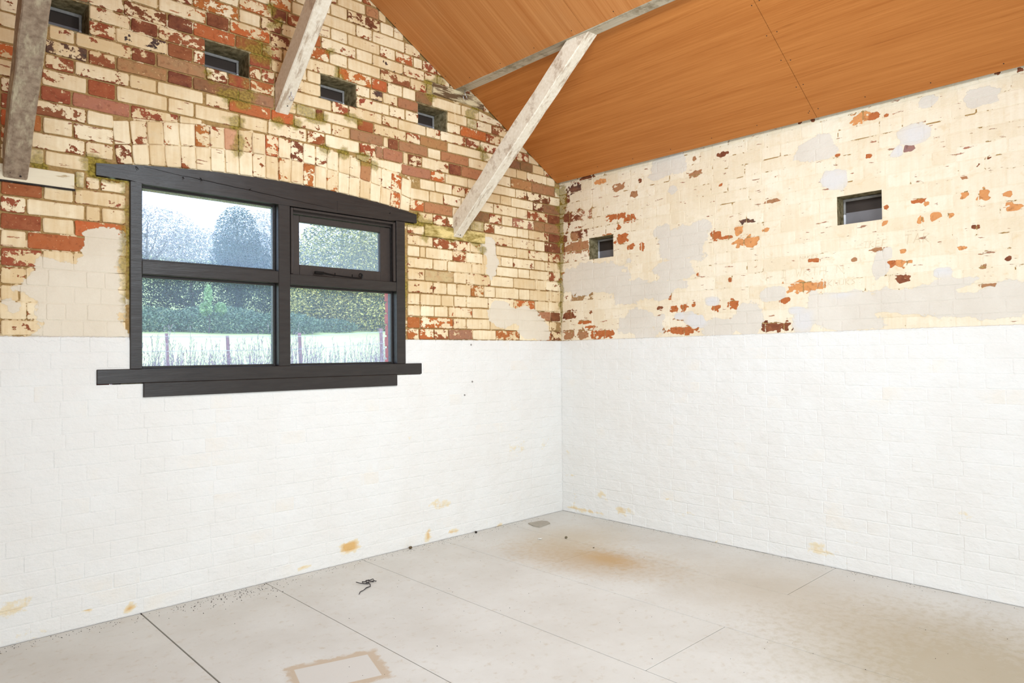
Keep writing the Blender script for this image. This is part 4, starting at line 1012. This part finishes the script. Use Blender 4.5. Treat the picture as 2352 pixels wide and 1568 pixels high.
LM = dict(dark=leaf_mat('dark_leaves', rgb(30, 48, 56), rgb(76, 98, 90)), bramble=leaf_mat('bramble_leaves', rgb(66, 96, 80), rgb(150, 176, 150)),  # desaturated, bluish leaf colours carry the hazy look outdoors
          yellow=leaf_mat('yellowing_leaves', rgb(48, 78, 62), rgb(250, 240, 150)), blue=leaf_mat('ivy_leaves', rgb(36, 66, 84), rgb(108, 140, 150)),
          pale=leaf_mat('bare_twigs', rgb(146, 144, 150), rgb(198, 194, 186)), bright=leaf_mat('sapling_leaves', rgb(120, 160, 110), rgb(196, 222, 170)), weed=leaf_mat('dry_weed', rgb(146, 134, 148), rgb(214, 202, 208)))
def leaves(name, mat, n, blobs, size, seed, parent, shell=.35, elong=1.0, zmin=None):
    r = random.Random(seed); V = []; F = []
    n = int(n * 1.9); size *= .62
    wts = [b[3] * b[4] * b[5] for b in blobs]
    for k in range(n):
        b = r.choices(blobs, wts)[0]
        while True:
            p = Vector((r.uniform(-1, 1), r.uniform(-1, 1), r.uniform(-1, 1))); L = p.length
            if L <= 1 and L > shell * r.random(): break
        c = Vector((b[0] + p.x * b[3], b[1] + p.y * b[4], b[2] + p.z * b[5]))
        if zmin is not None and c.z < zmin: continue
        a = Vector((r.uniform(-1, 1), r.uniform(-1, 1), r.uniform(-.6, .6))).normalized(); nn = Vector((r.uniform(-1, 1), r.uniform(-1, 0.2), r.uniform(-.4, 1)))
        bq = a.cross(nn).normalized(); s = size * r.uniform(.5, 1.3)
        i = len(V); V += [c - a * s * elong, c - bq * s * .5, c + a * s * elong, c + bq * s * .5]; F.append((i, i + 1, i + 2, i + 3))
    o = link(name, mesh(name, [tuple(v) for v in V], F, mat), parent); o['kind'] = 'stuff'
    return o
def branches(root, seed, x, y, z, h, spread, n=9, r0=.12, name='branch'):
    q = random.Random(seed); m = MB()
    m.tube([(x, y, z - .2), (x + .05, y, z + h * .35), (x - .04, y, z + h * .7), (x, y, z + h)], [r0, r0 * .8, r0 * .5, r0 * .15], 7)
    m.build('trunk', bark, root)
    m = MB()
    for k in range(n):
        t = q.uniform(.25, .85); a = q.uniform(0, 6.28); L = spread * q.uniform(.5, 1)
        p0 = Vector((x, y, z + h * t)); p1 = p0 + Vector((math.cos(a) * L, math.sin(a) * L, h * q.uniform(.1, .3)))
        mid = (p0 + p1) / 2 + Vector((0, 0, -.05 * h)); m.tube([p0, mid, p1], [r0 * .35, r0 * .22, r0 * .06], 5)
        for s in range(4):
            pa = p0.lerp(p1, q.uniform(.3, .95)); m.tube([pa, pa + Vector((q.uniform(-.5, .5), q.uniform(-.5, .5), q.uniform(.2, .7))) * L * .6], [r0 * .08, r0 * .03], 4)
    m.build(name, bark, root)
def tree(name, label, cat, mat, n, blobs, size, seed, trunk=None, elong=1.0, grp=None, shell=.35):
    root = empty(name); tag(root, label, cat, grp)
    leaves('foliage', LM[mat], n, blobs, size, seed, root, shell, elong)
    if trunk: branches(root, seed + 50, *trunk)
    return root
# far, nearly bare trees
tree('bare_tree', 'pale nearly bare tree on the left beyond the hedge seen through the upper window', 'tree', 'pale', 26000, [(5.6, 30, 6.2, 2.6, 2, 1.9), (3.4, 30, 5.6, 2.4, 2, 1.8), (7.4, 29, 5.6, 2.0, 2, 1.6), (1.5, 30, 5.0, 2.4, 2, 2.0)], .06, 1, (5.5, 30, 3.2, 4.2, 2.0, 12, .10), 1.6)
tree('bare_tree', 'pale bare tree behind the ivy-covered tree in the window', 'tree', 'pale', 18000, [(10.6, 30, 6.4, 2.3, 2, 2.2), (13.0, 31, 5.2, 2.6, 2, 2.2), (9.4, 29, 5.0, 1.2, 1.4, 1.5)], .06, 2, (11.6, 30, 3.2, 4.6, 2.0, 12, .10), 1.6)
tree('ivy_tree', 'rounded bluish ivy-covered tree in the upper left window light', 'tree', 'blue', 15000, [(5.5, 20, 5.2, .78, .8, 1.25), (5.9, 20.2, 4.3, .95, .9, 1.0), (5.2, 20, 4.6, .6, .7, .7), (6.3, 20, 5.0, .4, .5, .7)], .05, 3, (5.6, 20.2, 2.4, 3.4, .6, 8, .14), 1.0)
tree('yellow_tree', 'bushy tree with yellowing leaves seen through the right-hand lights', 'tree', 'yellow', 46000, [(7.3, 16, 4.1, 1.7, 1.0, 1.65), (6.3, 16, 3.1, 1.0, .9, .95), (8.9, 16.4, 3.9, 1.6, 1.0, 1.7), (5.5, 15.7, 2.75, .55, .6, .5), (7.6, 15.6, 2.55, 2.0, .7, .6), (9.6, 15.8, 2.5, 1.6, .6, .55), (10.4, 16.4, 3.2, 1.6, 1.0, 1.4)], .062, 4, (7.4, 16.2, 2.0, 3.4, 1.2, 12, .13), 1.1)
tree('hawthorn', 'dark green hedge tree across the lower left window light', 'tree', 'dark', 26000, [(1.6, 18, 3.3, 1.6, .9, .85), (3.6, 18, 3.2, 1.5, .9, .95), (5.4, 18, 3.3, 1.2, .9, .85), (.2, 18, 3.2, 1.3, .9, .8), (6.8, 18.4, 3.2, 1.3, .8, .9)], .055, 5, (3.4, 18.2, 2.0, 1.8, 1.0, 12, .10), 1.0)
tree('hawthorn', 'dark hedge behind the yellowing tree at the right of the window', 'tree', 'dark', 12000, [(9.4, 18.5, 3.1, 2.0, .9, 1.2), (12.4, 18.5, 3.4, 1.8, .9, 1.3), (7.6, 18.0, 2.5, 1.6, .6, .6)], .06, 6, (9.8, 18.6, 2.0, 2.2, 1.0, 10, .10), 1.0)
# brambles and sapling
tree('bramble_bush', 'low grey-green bramble bank at the edge of the field', 'bush', 'bramble', 17000, [(1.0, 14.6, 2.12, 1.2, .7, .38), (2.8, 14.5, 2.16, 1.3, .7, .42), (4.5, 14.4, 2.1, 1.2, .7, .36), (-.6, 14.6, 2.1, 1.2, .7, .38), (6.2, 15.0, 2.12, 1.0, .5, .24)], .055, 7, None, 1.0)
tree('sapling', 'bright green leafy sapling standing in front of the dark hedge', 'sapling', 'bright', 900, [(2.36, 14.0, 2.78, .10, .10, .30), (2.30, 14.0, 2.45, .16, .12, .20), (2.66, 14.0, 2.45, .15, .12, .18)], .05, 8, (2.35, 14.0, 1.8, 1.1, .15, 5, .02), 1.2)
# fence
pm = simple('red_brown_post', rgb(150, 116, 118), .9, .15, 20)
spots = [(-1.37, 1.52, 'thin leaning fence post at the left of the lower left light', .020), (-.66, 1.50, 'fence post seen in the lower left light behind the weeds', .023), (.30, 1.55, 'fence post hidden by weeds at the left of the lower right light', .026), (1.58, 1.63, 'reddish fence post at the right side of the lower right light', .028)]
for i, (x, z, lab, r_) in enumerate(spots):
    m = MB(); m.tube([(x, 5, .5), (x + .01, 5, 1.0), (x - .01, 5, z)], [r_, r_ * .97, r_ * .9], 9)
    o = m.build('fence_post', pm, None, True); tag(o, lab, 'post', 'field fence posts')
for i, dz in enumerate((0, -.17)):
    m = MB(); m.tube([(-4, 4.96, 1.44 + dz), (-1.37, 4.96, 1.48 + dz), (-.66, 4.96, 1.485 + dz), (.3, 4.96, 1.50 + dz), (1.58, 4.96, 1.58 + dz), (4, 4.96, 1.66 + dz)], .0035, 5)
    o = m.build('fence_wire', M['zinc']); tag(o, ('upper' if i == 0 else 'lower') + ' wire strained along the fence posts', 'wire')
# tall dead weeds and grasses close to the window
def weeds(name, seed, n, x0, x1, y0, y1, h0, h1, label):
    r = random.Random(seed); m = MB()
    for k in range(n):
        x = r.uniform(x0, x1); y = r.uniform(y0, y1); z = terrain(x, y) - .05; h = r.uniform(h0, h1) * (.75 + .35 * (.5 + .5 * math.sin(x * 5.1) * math.cos(y * 2.3 + x)))
        lx, ly = r.uniform(-.12, .12), r.uniform(-.08, .08)
        P = [Vector((x + lx * t * t * h, y + ly * t * t, z + h * t)) for t in (0, .4, .75, 1)]
        m.tube(P, [.0028, .0024, .0018, .001], 3, False)
        for s in range(int(10 + 12 * h)):
            t = r.uniform(.25, 1.0); i = min(2, int(t * 3)); p = P[i].lerp(P[i + 1], t * 3 - i if t < 1 else 1)
            d = Vector((r.uniform(-.6, .6), r.uniform(-.6, .6), r.uniform(.4, 1.3))).normalized() * r.uniform(.012, .040)
            sd = d.cross(Vector((0, -1, .2))).normalized() * .0018
            m.add([p - sd, p + sd, p + d + sd, p + d - sd], [(0, 1, 2, 3)])
    o = m.build(name, LM['weed']); return tag(o, label, 'weeds', None, 'stuff')
weeds('dry_weeds', 31, 1500, -3.2, 2.2, 2.2, 4.6, .55, .95, 'tall pale dead weeds standing between window and field fence')
weeds('rough_grass', 32, 2200, -3.2, 2.2, 1.6, 4.4, .35, .70, 'rough dry grass growing below the window outside')
